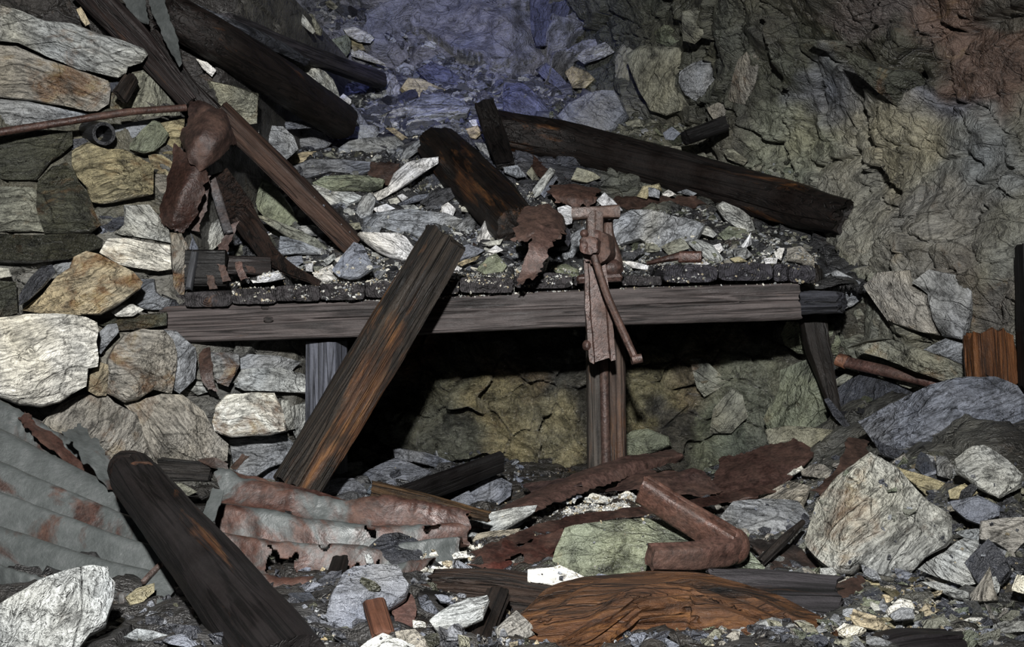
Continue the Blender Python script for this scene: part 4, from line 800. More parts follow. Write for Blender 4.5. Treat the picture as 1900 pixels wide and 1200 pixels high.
# --- torn iron sheets around the jack
sheet('torn_iron_sheet', [[P(972, 388, 4.0), P(1012, 380, 4.0), P(1046, 400, 3.98), P(1051, 424, 3.97)], [P(955, 418, 3.86), P(985, 420, 3.84), P(1020, 420, 3.84), P(1044, 432, 3.86)], [P(950, 446, 3.8), P(972, 450, 3.79), P(992, 440, 3.79), P(1030, 448, 3.82)]], 50, 26, rag=.012, amp=.01, color=(118, 84, 76), label='crumpled torn iron sheet left of the jack', cat='iron sheet', hole=.12)
sheet('iron_strip', [[P(1000, 418, 3.84), P(1046, 428, 3.86)], [P(982, 452, 3.76), P(1018, 462, 3.76)], [P(966, 495, 3.74), P(1000, 500, 3.74)], [P(960, 530, 3.76), P(996, 512, 3.75)]], 18, 34, rag=.01, amp=.004, color=(122, 84, 76), label='torn iron tongue hanging from the crumpled sheet over the board end', cat='iron sheet')
sheet('curled_iron_sheet', [[P(1018, 346, 4.25), P(1060, 342, 4.25), P(1110, 352, 4.25)], [P(1020, 358, 4.15), P(1062, 360, 4.12), P(1108, 364, 4.14)], [P(1036, 378, 4.12), P(1065, 382, 4.1), P(1098, 384, 4.12)]], 40, 18, rag=.012, amp=.008, color=(128, 84, 70), label='curled iron sheet lying behind the jack crosshead', cat='iron sheet')
sheet('iron_plate', [[P(990, 290, 4.6), P(1052, 330, 4.5)], [P(985, 320, 4.5), P(1030, 345, 4.4)]], 24, 12, rag=.012, amp=.006, color=(84, 50, 40), label='dark rust plate tucked under the long dark log', cat='iron sheet')
sheet('rust_strip', [[P(1140, 366, 4.3), P(1200, 368, 4.3), P(1290, 362, 4.32)], [P(1142, 384, 4.24), P(1205, 388, 4.24), P(1310, 382, 4.28)]], 50, 10, rag=.01, amp=.01, color=(84, 56, 46), label='ragged rust strip under the stones right of the jack', cat='iron sheet')
st = empty('rust_stub', P(1245, 480, 3.98), 'rusty tapered spike with thick end lying on the ledge', 'iron spike')
sweep('shank', [P(1200, 489, 4.0), P(1235, 480, 3.96), P(1270, 474, 3.95)], [.015, .028, .035], [.012, .022, .03], p=2, M=16, amp=.002, mat=MRUST, color=(92, 52, 40), parent=st)
sweep('head', [P(1262, 476, 3.95), P(1301, 476, 3.93)], .046, .042, p=3, M=20, amp=.003, jag=.004, mat=MRUST, color=(112, 62, 44), parent=st)
sweep('burnt_timber', [P(1015, 440, 3.98), P(1010, 470, 4.4)], .17, .075, p=6, amp=.004, color=(70, 70, 80), label='burnt timber end behind the torn iron sheet', cat='timber')
sweep('charred_stub', [P(1486, 561, 4.08), P(1558, 560, 4.02)], [.13, .1], [.085, .065], p=4, M=36, N=30, amp=.012, jag=.02, mat=MROT, color=(74, 76, 86), label='charred splintered timber stub beyond the right end of the cap beam', cat='timber')
sweep('dark_strut', [P(1497, 500, 4.25), P(1515, 640, 4.2), P(1552, 770, 4.05)], [.06, .07, .03], [.11, .09, .035], up=Vector((1, 0, 0)), p=6, amp=.006, jag=.02, mat=MWET, color=(50, 42, 36), label='dark tapering strut behind the right end of the cap beam', cat='timber')
# --- logs and timbers on the bank
def PS(px, py, off): return S(px, py, off)
sweep('big_log', [P(296, 12, 4.35), P(400, 75, 4.4), P(520, 148, 4.45), P(632, 226, 4.42)], [.15, .17, .165, .15], [.15, .17, .17, .15], p=2, M=44, N=100, amp=.006, jag=.02, mat=MWET, color=(60, 50, 46), stain=.3, label='thick smooth wet log across the top left of the bank', cat='log')
sweep('thin_pole', [P(420, 40, 4.95), P(560, 98, 5.0), P(702, 148, 5.05)], .085, .075, p=3, M=26, amp=.005, jag=.02, mat=MWOOD, color=(82, 78, 84), stain=.3, label='thin weathered pole behind the big upper log', cat='pole')
sweep('grey_pole', [P(330, 8, 4.75), P(430, 52, 4.8), P(560, 110, 4.85)], [.07, .08, .06], [.06, .06, .05], p=4, M=26, amp=.005, jag=.02, color=(104, 108, 118), label='grey split pole just above the big upper log', cat='pole')
sweep('long_log', [P(915, 240, 4.45), P(1060, 265, 4.4), P(1200, 305, 4.3), P(1350, 345, 4.2), P(1480, 382, 4.12), P(1566, 402, 4.08)], [.14, .15, .15, .15, .15, .13], [.15, .165, .17, .165, .16, .12], p=2.2, M=44, N=120, amp=.009, jag=.03, mat=MWET, color=(52, 42, 38), stain=.45, grooves=((.35, .02, .008), (.6, .015, .008)), label='long dark log lying from the centre down to the right wall', cat='log')
sweep('bark_log', [P(812, 268, 4.42), P(862, 320, 4.35), P(910, 368, 4.25), P(962, 425, 4.15)], [.16, .2, .2, .17], [.15, .18, .19, .17], p=2.3, M=44, N=80, amp=.008, jag=.03, mat=MWET, color=(54, 42, 34), stain=.6, grooves=((.3, .02, .01), (.5, .02, .01)), label='thick short dark log with orange patches left of the torn sheet', cat='log')
sweep('leaning_board', [P(898, 192, 4.4), P(918, 250, 4.3), P(938, 305, 4.22)], [.035, .04, .03], [.075, .085, .07], up=Vector((1, 0, 0)), p=8, amp=.004, jag=.01, mat=MWET, color=(46, 40, 38), label='short dark board leaning against the left end of the long log', cat='board')
sweep('square_timber', [P(405, 205, 3.95), P(540, 335, 4.02), P(655, 455, 4.12)], .085, .072, up=Vector((.55, -.35, .8)), p=12, M=40, N=70, amp=.002, jag=.004, color=(98, 72, 58), stain=.25, label='straight square timber sloping down to the blue grey rock', cat='timber')
sweep('pointed_plank', [P(150, -30, 3.5), P(260, 80, 3.6), P(352, 192, 3.72)], [.04, .04, .02], [.1, .095, .06], up=Vector((.75, -.5, .55)), p=12, M=40, N=50, amp=.003, jag=.006, color=(78, 66, 64), stain=.1, mat=MWET, label='dark flat plank with pointed end above the long wall slab', cat='plank')
sweep('dark_rail', [P(285, 60, 3.95), P(350, 160, 3.92), P(410, 215, 3.93)], .05, .05, p=6, amp=.003, mat=MWET, color=(48, 36, 32), stain=.2, label='dark rail between the pointed plank and the big log', cat='timber')
sheet('twisted_strip', [[P(272, -12, 3.8), P(288, 40, 3.74), P(312, 90, 3.74), P(331, 125, 3.78)], [P(300, -12, 3.78), P(318, 40, 3.72), P(330, 85, 3.72), P(337, 120, 3.77)]], 50, 12, rag=.004, amp=.006, color=(116, 124, 142), stain=.9, mat=MGALV, label='twisted bluish metal strip hanging before the big log', cat='metal strip')
sheet('bent_strip', [[P(222, -12, 3.82), P(245, 30, 3.8), P(272, 46, 3.8)], [P(268, -12, 3.8), P(272, 20, 3.78), P(276, 44, 3.79)]], 30, 12, rag=.003, amp=.004, color=(110, 104, 104), stain=.9, mat=MGALV, label='bent grey metal plate at the top left beside the twisted strip', cat='metal strip')
sweep('iron_rod', [P(-30, 250, 3.32), P(120, 226, 3.45), P(240, 207, 3.6), P(345, 200, 3.72)], .024, .024, p=2, M=14, N=60, amp=.001, jag=.002, mat=MRUST, color=(100, 58, 46), label='thin rusty rod lying across the left wall stones', cat='rod')
sweep('pipe_stub', [P(193, 248, 3.42), P(160, 243, 3.62)], .072, .072, p=2, M=28, N=10, amp=.0008, jag=.001, mat=MWET, color=(92, 94, 100), hollow=.72, label='short grey hollow pipe sticking out of the left wall', cat='pipe')
sweep('wood_chunk', [P(222, 180, 3.52), P(244, 146, 3.6)], [.04, .035], [.05, .04], p=3, amp=.006, jag=.008, mat=MROT, color=(66, 54, 46), label='small knotted wood chunk above the thin rusty rod', cat='wood chunk')
cs = empty('hanging_iron_sheet', P(365, 250, 3.7), 'dark red crumpled iron sheet hanging over the left wall stones', 'iron sheet')
sheet('upper_sheet', [[P(352, 188, 3.78), P(385, 192, 3.76), P(420, 205, 3.78), P(437, 268, 3.8)], [P(345, 225, 3.72), P(378, 240, 3.64), P(410, 260, 3.66), P(430, 272, 3.76)], [P(335, 262, 3.72), P(345, 290, 3.64), P(372, 316, 3.66), P(398, 300, 3.7)]], 44, 28, rag=.008, amp=.008, color=(82, 54, 50), parent=cs, corr=.006, cn=1.5)
sheet('lower_sheet', [[P(325, 268, 3.72), P(374, 300, 3.66), P(388, 320, 3.68)], [P(308, 345, 3.68), P(340, 352, 3.62), P(380, 352, 3.66)], [P(295, 400, 3.66), P(322, 405, 3.62), P(365, 400, 3.66)], [P(300, 415, 3.66), P(320, 425, 3.64), P(340, 430, 3.66)]], 36, 34, rag=.01, amp=.008, color=(80, 44, 34), parent=cs)
sheet('narrow_iron_strip', [[P(372, 328, 3.76), P(390, 326, 3.78)], [P(365, 375, 3.76), P(385, 385, 3.78)], [P(340, 418, 3.74), P(368, 425, 3.76)]], 12, 30, rag=.008, amp=.004, color=(112, 86, 82), label='narrow reddish iron strip below the hanging sheet', cat='iron sheet')
sweep('grey_bar', [P(393, 332, 3.86), P(408, 380, 3.9), P(424, 432, 3.95)], .015, .032, up=Vector((1, 0, 0)), p=7, amp=.001, mat=MRUST, color=(108, 110, 122), label='thin grey flat bar standing right of the reddish strip', cat='bar')
sheet('split_iron_strip', [[P(424, 418, 3.9), P(441, 412, 3.9)], [P(412, 445, 3.88), P(432, 440, 3.9)], [P(400, 470, 3.88), P(418, 474, 3.9)]], 12, 24, rag=.008, amp=.004, color=(124, 92, 90), label='short forked iron strip right of the thin grey bar', cat='iron sheet')
sweep('bark_strip', [P(400, 322, 4.05), P(450, 400, 4.02), P(498, 470, 4.0), P(540, 502, 3.97), P(588, 522, 3.92)], [.03, .035, .03, .02, .015], [.09, .1, .07, .035, .02], up=Vector((.7, -.3, .6)), p=3, M=24, N=80, amp=.008, jag=.01, mat=MROT, color=(66, 46, 36), stain=.4, label='curved strip of dark bark under the square timber', cat='bark')
sweep('black_box_board', [P(345, 498, 4.0), P(420, 498, 4.02)], .05, .135, p=12, amp=.002, jag=.004, mat=MWET, color=(36, 32, 30), label='black board standing on the left end of the boards', cat='board')
sweep('grey_side_board', [P(362, 465, 3.97), P(350, 537, 3.95)], .03, .022, up=Vector((1, 0, 0)), p=8, amp=.001, color=(104, 106, 112), label='thin grey lath at the left edge of the black board', cat='lath')
sweep('back_batten', [P(418, 492, 4.1), P(500, 494, 4.14)], .04, .07, p=8, amp=.003, jag=.006, mat=MWET, color=(58, 42, 38), label='brown batten behind the rust scraps on the left boards', cat='batten')
for a, b, c_, lb in (((440, 484), (452, 518), (124, 78, 66), 'pink rust scrap on the brown batten'), ((412, 488), (416, 520), (100, 64, 54), 'upright rust splinter right of the black board'), ((391, 508), (394, 535), (96, 70, 60), 'short rust splinter in front of the black board'), ((460, 492), (466, 506), (110, 80, 74), 'tiny rust scrap right of the pink one')):
    sheet('rust_scrap', [[P(a[0]-7, a[1], 3.98), P(a[0]+6, a[1]+2, 3.98)], [P(b[0]-6, b[1], 3.96), P(b[0]+9, b[1]-1, 3.96)]], 8, 14, rag=.006, amp=.004, color=c_, label=lb, cat='rust scrap')
sheet('rust_plate', [[P(286, 503, 3.86), P(322, 526, 3.86)], [P(290, 525, 3.84), P(320, 555, 3.84)]], 18, 12, rag=.007, amp=.004, color=(122, 88, 86), label='small pinkish iron plate left of the first board end', cat='iron plate')
sheet('drooping_strip', [[P(366, 645, 4.0), P(390, 645, 3.99)], [P(372, 690, 3.93), P(396, 690, 3.93)], [P(384, 722, 3.92), P(402, 726, 3.93)]], 12, 26, rag=.005, amp=.004, color=(84, 52, 40), label='rusty strap drooping below the left end of the cap beam', cat='strap')
sweep('black_wood_block', [P(1272, 256, 5.0), P(1342, 230, 5.05)], [.08, .09], [.06, .07], p=6, amp=.006, jag=.01, mat=MWET, color=(42, 40, 42), label='black wood block lying near the right wall above the long log', cat='wood block')
# --- foreground left: corrugated sheets and round prop
sheet('corrugated_sheet', [[P(-120, 700, 3.35), P(30, 770, 3.32), P(130, 830, 3.28), P(250, 900, 3.2)], [P(-120, 800, 3.05), P(50, 880, 3.0), P(180, 940, 2.94), P(290, 985, 2.88)], [P(-120, 920, 2.8), P(60, 985, 2.72), P(200, 1035, 2.64), P(330, 1070, 2.58)], [P(-120, 1060, 2.55), P(60, 1105, 2.46), P(220, 1135, 2.4), P(330, 1150, 2.36)]], 110, 120, corr=.032, cn=5.6, rag=.014, amp=.003, color=(112, 66, 52), stain=.82, mat=MGALV, label='large corrugated sheet leaning at the lower left with rusted top edge', cat='corrugated sheet')
sheet('rust_edge_strip', [[P(48, 760, 3.2), P(60, 775, 3.14), P(150, 850, 3.1), P(230, 925, 3.04)], [P(30, 775, 3.16), P(60, 800, 3.08), P(140, 880, 3.04), P(215, 945, 2.98)]], 60, 10, rag=.01, amp=.008, color=(120, 64, 50), stain=.3, mat=MGALV, label='torn rusty edge strip on top of the left corrugated sheet', cat='iron sheet')
sheet('folded_sheet', [[P(150, 790, 3.2), P(190, 830, 3.1), P(232, 880, 3.05)], [P(120, 800, 3.12), P(160, 860, 3.02), P(225, 930, 2.98)]], 40, 16, rag=.01, amp=.008, color=(110, 70, 58), stain=.75, mat=MGALV, label='grey and rust folded flap between corrugated sheet and round prop', cat='iron sheet')
sheet('torn_corrugated_sheet', [[P(405, 875, 3.05), P(470, 895, 3.02), P(560, 925, 3.0), P(640, 937, 3.0), P(720, 922, 3.02), P(870, 960, 3.02)], [P(392, 950, 2.86), P(480, 958, 2.84), P(600, 985, 2.82), P(700, 990, 2.84), P(860, 985, 2.88)], [P(395, 1010, 2.74), P(480, 1030, 2.7), P(600, 1040, 2.7), P(700, 1040, 2.72), P(850, 1015, 2.8)], [P(440, 1090, 2.58), P(500, 1110, 2.52), P(600, 1112, 2.52), P(680, 1100, 2.56), P(780, 1070, 2.62)]], 230, 150, corr=.025, cn=3.7, rag=.012, amp=.01, color=(118, 66, 50), stain=.66, mat=MGALV, hole=.12, label='torn corrugated sheet in the middle foreground, rusted through', cat='corrugated sheet')
sheet('rolled_edge', [[P(408, 868, 3.12), P(500, 890, 3.08), P(600, 912, 3.06), P(660, 935, 3.04)], [P(412, 880, 3.08), P(500, 915, 3.03), P(590, 935, 3.0), P(650, 938, 3.0)]], 60, 8, rag=.004, amp=.004, color=(96, 52, 42), label='dark red rolled iron edge behind the torn corrugated sheet', cat='iron sheet')
sheet('iron_flap', [[P(395, 905, 2.78), P(416, 912, 2.76)], [P(370, 960, 2.7), P(392, 972, 2.68)]], 14, 14, rag=.003, amp=.002, color=(104, 108, 114), stain=1., mat=MGALV, label='smooth grey triangular flap beside the round prop', cat='iron sheet')
rp = empty('round_prop', P(380, 1020, 2.5), 'thick black round prop slanting through the lower left foreground', 'prop')
sweep('shaft', [P(248, 882, 2.75), P(330, 985, 2.46), P(430, 1105, 2.15), P(540, 1250, 1.86)], [.115, .13, .14, .145], [.115, .125, .13, .135], p=2.2, M=48, N=110, amp=.004, jag=.006, mat=MWET, color=(52, 46, 46), stain=.5, parent=rp, grooves=((.3, .006, .008),))
ball('worn_end', P(243, 872, 2.76), .056, (1, .9, .9), rp, (54, 40, 34), amp=.15, mat=MWET, seed=4)
ball('knot', P(262, 866, 2.685), .026, (1.2, .5, .6), rp, (104, 66, 42), amp=.2, mat=MROT, seed=14)
sheet('grey_rag_plate', [[P(270, 1080, 2.47), P(302, 1050, 2.5), P(328, 1080, 2.48)], [P(280, 1116, 2.42), P(302, 1124, 2.42), P(315, 1108, 2.44)]], 24, 16, rag=.004, amp=.004, color=(110, 112, 116), stain=1., mat=MGALV, label='small grey bent plate between corrugated sheet and round prop', cat='iron plate')
sweep('bent_pin', [P(268, 1078, 2.46), P(282, 1062, 2.48), P(298, 1048, 2.5)], .012, .012, p=2, M=10, amp=.002, mat=MRUST, color=(104, 78, 72), label='short bent rust pin above the small tan flake', cat='pin')
sheet('bottom_iron_sheet', [[P(205, 1130, 2.42), P(290, 1110, 2.4), P(350, 1120, 2.36), P(400, 1200, 2.25)], [P(210, 1150, 2.34), P(290, 1175, 2.3), P(360, 1180, 2.26), P(395, 1205, 2.2)]], 44, 20, rag=.006, amp=.008, color=(100, 56, 48), stain=.7, mat=MGALV, label='grey rust-patched sheet at the bottom left under the round prop', cat='iron sheet')
sheet('black_leaf_scrap', [[P(366, 853, 3.2), P(396, 846, 3.18), P(424, 860, 3.18)], [P(390, 866, 3.16), P(400, 868, 3.16), P(422, 870, 3.17)]], 20, 10, rag=.003, amp=.003, color=(50, 44, 42), label='black leaf-shaped iron scrap at the foot of the left wall', cat='iron scrap')
sheet('brown_leaf_scrap', [[P(428, 868, 3.15), P(450, 842, 3.16)], [P(436, 872, 3.13), P(462, 848, 3.15)]], 16, 10, rag=.003, amp=.003, color=(86, 62, 46), label='brown leaf-shaped iron scrap right of the black one', cat='iron scrap')
sweep('dark_stub', [P(296, 872, 3.2), P(390, 876, 3.2)], [.06, .05], [.06, .05], p=3, amp=.008, jag=.01, mat=MROT, color=(54, 50, 46), label='dark broken timber stub behind the top of the round prop', cat='timber')
bb = sweep('black_board', [P(745, 924, 3.5), P(930, 856, 3.72)], [.03, .03], [.085, .075], up=Vector((0, -.45, 1)), p=6, M=30, amp=.002, jag=.006, mat=MWET, color=(34, 30, 30), label='black round-ended board lying right of the slates', cat='board')
sweep('orange_splinter', [P(692, 912, 3.15), P(780, 930, 3.1), P(905, 958, 3.05)], [.05, .045, .02], [.06, .045, .02], p=5, amp=.006, jag=.012, mat=MROT, color=(110, 80, 44), stain=.6, label='orange wood splinter on the rim of the torn corrugated sheet', cat='wood splinter')
# --- foreground centre and right iron
sheet('folded_iron_trough', [[P(862, 975, 3.28), P(960, 925, 3.55), P(1060, 880, 3.78), P(1150, 848, 3.92), P(1250, 832, 4.1)], [P(870, 978, 3.2), P(970, 935, 3.42), P(1070, 890, 3.66), P(1160, 860, 3.8), P(1266, 842, 4.0)], [P(900, 982, 3.18), P(990, 948, 3.38), P(1080, 912, 3.6), P(1170, 886, 3.78), P(1265, 852, 4.02)]], 90, 22, rag=.006, amp=.006, color=(122, 82, 74), label='long folded rusty trough rising to the right before the split post', cat='iron sheet')
sheet('low_rust_sheet', [[P(970, 900, 3.75), P(1040, 888, 3.72), P(1075, 884, 3.72)], [P(985, 912, 3.66), P(1040, 905, 3.62), P(1080, 898, 3.6)]], 30, 10, rag=.006, amp=.006, color=(100, 72, 72), label='low reddish sheet lying behind the folded trough', cat='iron sheet')
sheet('middle_rust_sheet', [[P(1180, 872, 3.55), P(1290, 868, 3.5), P(1340, 905, 3.42)], [P(1120, 915, 3.42), P(1200, 905, 3.38), P(1300, 925, 3.34)]], 50, 20, rag=.008, amp=.012, color=(98, 64, 60), label='reddish buckled sheet between trough and broad rust sheet', cat='iron sheet')
sheet('broad_rust_sheet', [[P(1340, 850, 3.62), P(1400, 832, 3.6), P(1482, 816, 3.58)], [P(1322, 885, 3.5), P(1400, 868, 3.46), P(1508, 842, 3.48)], [P(1320, 918, 3.38), P(1400, 915, 3.34), P(1450, 890, 3.38), P(1507, 850, 3.46)], [P(1310, 932, 3.36), P(1400, 928, 3.34), P(1445, 912, 3.36), P(1460, 890, 3.4)]], 70, 30, rag=.01, amp=.008, color=(104, 66, 58), label='broad dished rust sheet right of the bent iron bar', cat='iron sheet')
sheet('long_iron_strap', [[P(850, 1035, 2.86), P(960, 985, 3.05), P(1060, 955, 3.2), P(1235, 935, 3.35), P(1455, 895, 3.55)], [P(860, 1050, 2.82), P(970, 1005, 2.98), P(1070, 972, 3.13), P(1240, 950, 3.28), P(1450, 912, 3.5)]], 110, 9, rag=.005, amp=.005, color=(84, 48, 40), label='long flat rusty strap running across under the white gravel', cat='strap')
sheet('ragged_rust_sheet', [[P(745, 1060, 2.78), P(840, 1050, 2.82), P(960, 1005, 2.94), P(1050, 985, 3.0)], [P(760, 1075, 2.74), P(850, 1068, 2.76), P(960, 1040, 2.84), P(1040, 1010, 2.92)], [P(800, 1085, 2.7), P(880, 1084, 2.7), P(970, 1068, 2.76), P(1020, 1040, 2.84)]], 80, 26, rag=.02, amp=.012, color=(92, 42, 30), hole=.2, label='ragged crumbling rust sheet left of the green boulder', cat='iron sheet')
sheet('red_rust_bar', [[P(752, 1062, 2.72), P(860, 1048, 2.76), P(948, 1040, 2.8)], [P(756, 1080, 2.69), P(860, 1070, 2.72), P(945, 1060, 2.76)]], 50, 8, rag=.006, amp=.004, color=(112, 44, 28), label='bright red rust bar above the dark rotten wood', cat='iron bar')
VD = min(cast(x, y, BVR)[0].y for x, y in ((1220, 1030), (1300, 1030), (1340, 1000), (1260, 950)))-.03
print('VD', VD)
vb = empty('bent_iron_bar', P(1290, 980, 2.9), 'thick rusty iron bar bent into a V on the green boulder', 'iron bar')
sweep('bar', [P(1190, 905, VD+.1), P(1260, 950, VD+.06), P(1320, 985, VD+.03), P(1358, 1008, VD)], .05, .068, up=Vector((.5, -.6, .7)), p=7, M=30, N=50, amp=.003, jag=.008, mat=MRUST, color=(120, 70, 52), parent=vb)
sweep('bar', [P(1208, 1034, VD-.1), P(1290, 1032, VD-.07), P(1350, 1022, VD-.02), P(1360, 1012, VD)], [.045, .048, .05, .05], [.052, .056, .066, .06], up=Vector((0, -.3, 1)), p=7, M=30, N=50, amp=.003, jag=.008, mat=MRUST, color=(124, 78, 66), parent=vb)
ball('elbow', P(1358, 1014, VD), .043, (1, .6, 1.05), vb, (120, 72, 56), amp=.1, seed=22)
sheet('brown_iron_strip', [[P(1575, 808, 3.3), P(1613, 818, 3.3)], [P(1548, 870, 3.14), P(1592, 872, 3.12)], [P(1508, 908, 3.05), P(1535, 920, 3.02)]], 16, 30, rag=.005, amp=.004, color=(84, 56, 46), label='brown iron strip left of the big squarish block', cat='iron strip')
pp = empty('rusty_pipe', P(1650, 690, 3.5), 'rusty pipe under the tan lichen slab with orange broken end', 'pipe')
sweep('tube_rust', [P(1570, 672, 3.5), P(1660, 692, 3.48), P(1760, 716, 3.46)], .038, .038, p=2, M=22, N=50, amp=.001, jag=.003, mat=MRUST, color=(116, 72, 64), parent=pp)
sweep('rust_end', [P(1554, 667, 3.5), P(1572, 672, 3.5)], [.042, .046], [.04, .046], p=3, M=20, amp=.004, jag=.006, mat=MRUST, color=(170, 96, 44), parent=pp)
sweep('orange_block', [P(1832, 628, 3.55), P(1838, 712, 3.5)], [.1, .1], [.13, .14], up=Vector((1, 0, 0)), p=6, M=40, amp=.012, jag=.02, mat=MROT, color=(140, 84, 34), stain=.8, label='bright orange rotten timber block against the right wall', cat='timber')
sweep('dark_post', [P(1905, 455, 3.1), P(1912, 720, 3.1)], .06, .05, up=Vector((1, 0, 0)), p=8, amp=.003, mat=MWET, color=(30, 28, 28), label='black post at the right edge of the view', cat='post')
# --- rotten wood along the bottom
sweep('rotten_baulk', [P(1000, 1215, 2.15), P(1120, 1130, 2.3), P(1260, 1130, 2.36), P(1400, 1165, 2.3), P(1560, 1215, 2.2)], [.2, .24, .24, .24, .2], [.06, .1, .14, .12, .06], p=3, M=60, N=130, amp=.022, jag=.04, mat=MROT, color=(118, 78, 44), stain=.95, grooves=((.2, .012, .015), (.3, .01, .015), (.38, .01, .012)), label='wide orange brown rotten timber along the bottom edge', cat='timber')
sweep('dark_rotten_wood', [P(800, 1085, 2.5), P(930, 1100, 2.5), P(1100, 1120, 2.46)], [.12, .16, .12], [.05, .09, .06], p=3, M=50, N=80, amp=.014, jag=.03, mat=MROT, color=(62, 44, 32), stain=.5, grooves=((.3, .01, .012),), label='dark rotten wood left of the orange rotten timber', cat='timber')
sweep('flaking_board', [P(1310, 1100, 2.46), P(1420, 1105, 2.44), P(1560, 1110, 2.42)], [.12, .13, .1], [.025, .03, .02], up=Vector((0, -.7, .8)), p=5, M=30, amp=.008, jag=.03, mat=MROT, color=(78, 74, 78), stain=.55, label='grey and orange flaking board right of the rotten timber', cat='board')
sweep('dark_log_end', [P(1560, 1240, 2.1), P(1680, 1208, 2.12), P(1815, 1198, 2.14)], [.1, .11, .08], [.06, .085, .05], p=2.6, M=36, amp=.008, jag=.02, mat=MWET, color=(56, 50, 54), stain=.35, label='dark log end in the bottom right corner', cat='log')
sheet('brown_shard', [[P(1535, 1090, 2.56), P(1600, 1065, 2.6), P(1625, 1120, 2.5)], [P(1420, 1100, 2.5), P(1540, 1120, 2.46), P(1628, 1138, 2.44)]], 40, 14, rag=.008, amp=.006, color=(92, 58, 46), label='brown iron shard with orange edge in the lower right', cat='iron shard')
sweep('dark_splinter', [P(1408, 1045, 2.72), P(1450, 1005, 2.76), P(1492, 966, 2.8)], [.02, .025, .01], [.04, .045, .01], up=Vector((.4, -.6, .7)), p=5, amp=.003, jag=.01, mat=MROT, color=(50, 42, 36), stain=.3, label='pointed dark wood splinter left of the big squarish block', cat='wood splinter')
sheet('black_scrap', [[P(1380, 995, 2.85), P(1440, 1000, 2.84), P(1510, 1040, 2.78)], [P(1400, 1020, 2.8), P(1450, 1080, 2.68), P(1530, 1090, 2.64)]], 30, 20, rag=.01, amp=.01, color=(50, 44, 44), label='black iron scrap below the big squarish block', cat='iron scrap')
sweep('black_stick', [P(1655, 1095, 2.5), P(1720, 1110, 2.48), P(1800, 1120, 2.46)], [.03, .035, .02], [.03, .035, .02], p=3, amp=.004, jag=.01, mat=MWET, color=(54, 42, 40), label='black stick among the cream stones at lower right', cat='stick')
sweep('thin_batten', [P(632, 1036, 2.62), P(600, 1140, 2.42)], [.02, .03], [.035, .045], up=Vector((1, 0, 0)), p=6, amp=.003, jag=.006, mat=MWET, color=(52, 44, 40), label='dark batten standing left of the large flat grey slab', cat='batten')
sweep('brown_peg', [P(694, 1120, 2.2), P(712, 1180, 2.1)], .025, .045, up=Vector((1, -.2, 0)), p=7, amp=.002, jag=.006, mat=MWOOD, color=(120, 76, 54), stain=.1, label='square brown wooden peg at the bottom before the grey slab', cat='peg')
sheet('rust_shield', [[P(755, 1095, 2.3), P(772, 1110, 2.28), P(774, 1135, 2.25)], [P(725, 1120, 2.27), P(735, 1160, 2.2), P(758, 1170, 2.2)]], 24, 16, rag=.006, amp=.006, color=(120, 74, 68), label='pinkish rust plate leaning on the large flat grey slab', cat='iron plate')
sheet('rust_flake', [[P(640, 1160, 2.22), P(680, 1152, 2.22)], [P(650, 1178, 2.18), P(690, 1180, 2.18)]], 18, 10, rag=.008, amp=.006, color=(92, 54, 42), label='dark rust flake left of the brown peg', cat='rust scrap')
sweep('dark_board_end', [P(770, 1120, 2.4), P(830, 1130, 2.4)], .06, .06, p=6, amp=.004, mat=MWET, color=(36, 30, 28), label='dark board end under the long white green stone', cat='board')
sweep('dark_stick', [P(925, 1100, 2.35), P(880, 1210, 2.15)], [.03, .035], [.04, .045], up=Vector((1, 0, 0)), p=4, amp=.005, jag=.01, mat=MROT, color=(54, 42, 34), stain=.2, label='dark stick left of the grey stone at the bottom', cat='stick')
sheet('upper_rust_scrap', [[P(690, 300, 4.35), P(745, 300, 4.35)], [P(680, 345, 4.28), P(728, 340, 4.3)]], 20, 16, rag=.01, amp=.008, color=(66, 40, 32), label='dark rust scrap between mossy slab and white blade slab', cat='rust scrap')
# ================================================================ LOOSE FRAGMENTS
for o in list(bpy.data.objects):
    if o.type == 'MESH' and (o.name.startswith(('cap_beam', 'square_timber'))): geo(o)
BV2 = bvh_of(GEO+CO)
PR = []
for i in range(14):
    r = np.random.RandomState(900+i); k = r.randint(4, 8); a = np.sort(r.uniform(0, 2*math.pi, k)+0); a = np.linspace(0, 2*math.pi, k, endpoint=False)+r.uniform(-.35, .35, k); asp = r.uniform(.45, 1)
    pp_ = [(math.cos(t)*.5*r.uniform(.75, 1.1), math.sin(t)*.5*asp*r.uniform(.75, 1.1)) for t in a]
    me = rockmesh(pp_, r.uniform(.16, .42), 900+i, 42, 3, name='fragment', mat=[MB_, MPn, MB_, MM][i % 4]); weld(me, .001); PR.append(me)
PV = []
for me in PR[:6]:
    r = np.random.RandomState(len(PV)); bm = bmesh.new()
    a = r.normal(size=(11, 3)); a /= np.linalg.norm(a, axis=1)[:, None]; a *= np.array([.5, .42, .2])
    vs = [bm.verts.new(q) for q in a]; bmesh.ops.convex_hull(bm, input=vs); bm.verts.index_update(); loose = [v for v in bm.verts if not v.link_faces]
    bmesh.ops.delete(bm, geom=loose, context='VERTS'); bm.verts.index_update()
    PV.append((np.array([v.co[:] for v in bm.verts]), [[v.index for v in f.verts] for f in bm.faces])); bm.free()
def inpoly(x, y, poly):
    c = False; j = len(poly)-1
    for i in range(len(poly)):
        if (poly[i][1] > y) != (poly[j][1] > y) and x < (poly[j][0]-poly[i][0])*(y-poly[i][1])/(poly[j][1]-poly[i][1])+poly[i][0]: c = not c
        j = i
    return c
def rnd_in(poly):
    xs = [p[0] for p in poly]; ys = [p[1] for p in poly]
    while True:
        x, y = rng.uniform(min(xs), max(xs)), rng.uniform(min(ys), max(ys))
        if inpoly(x, y, poly): return x, y
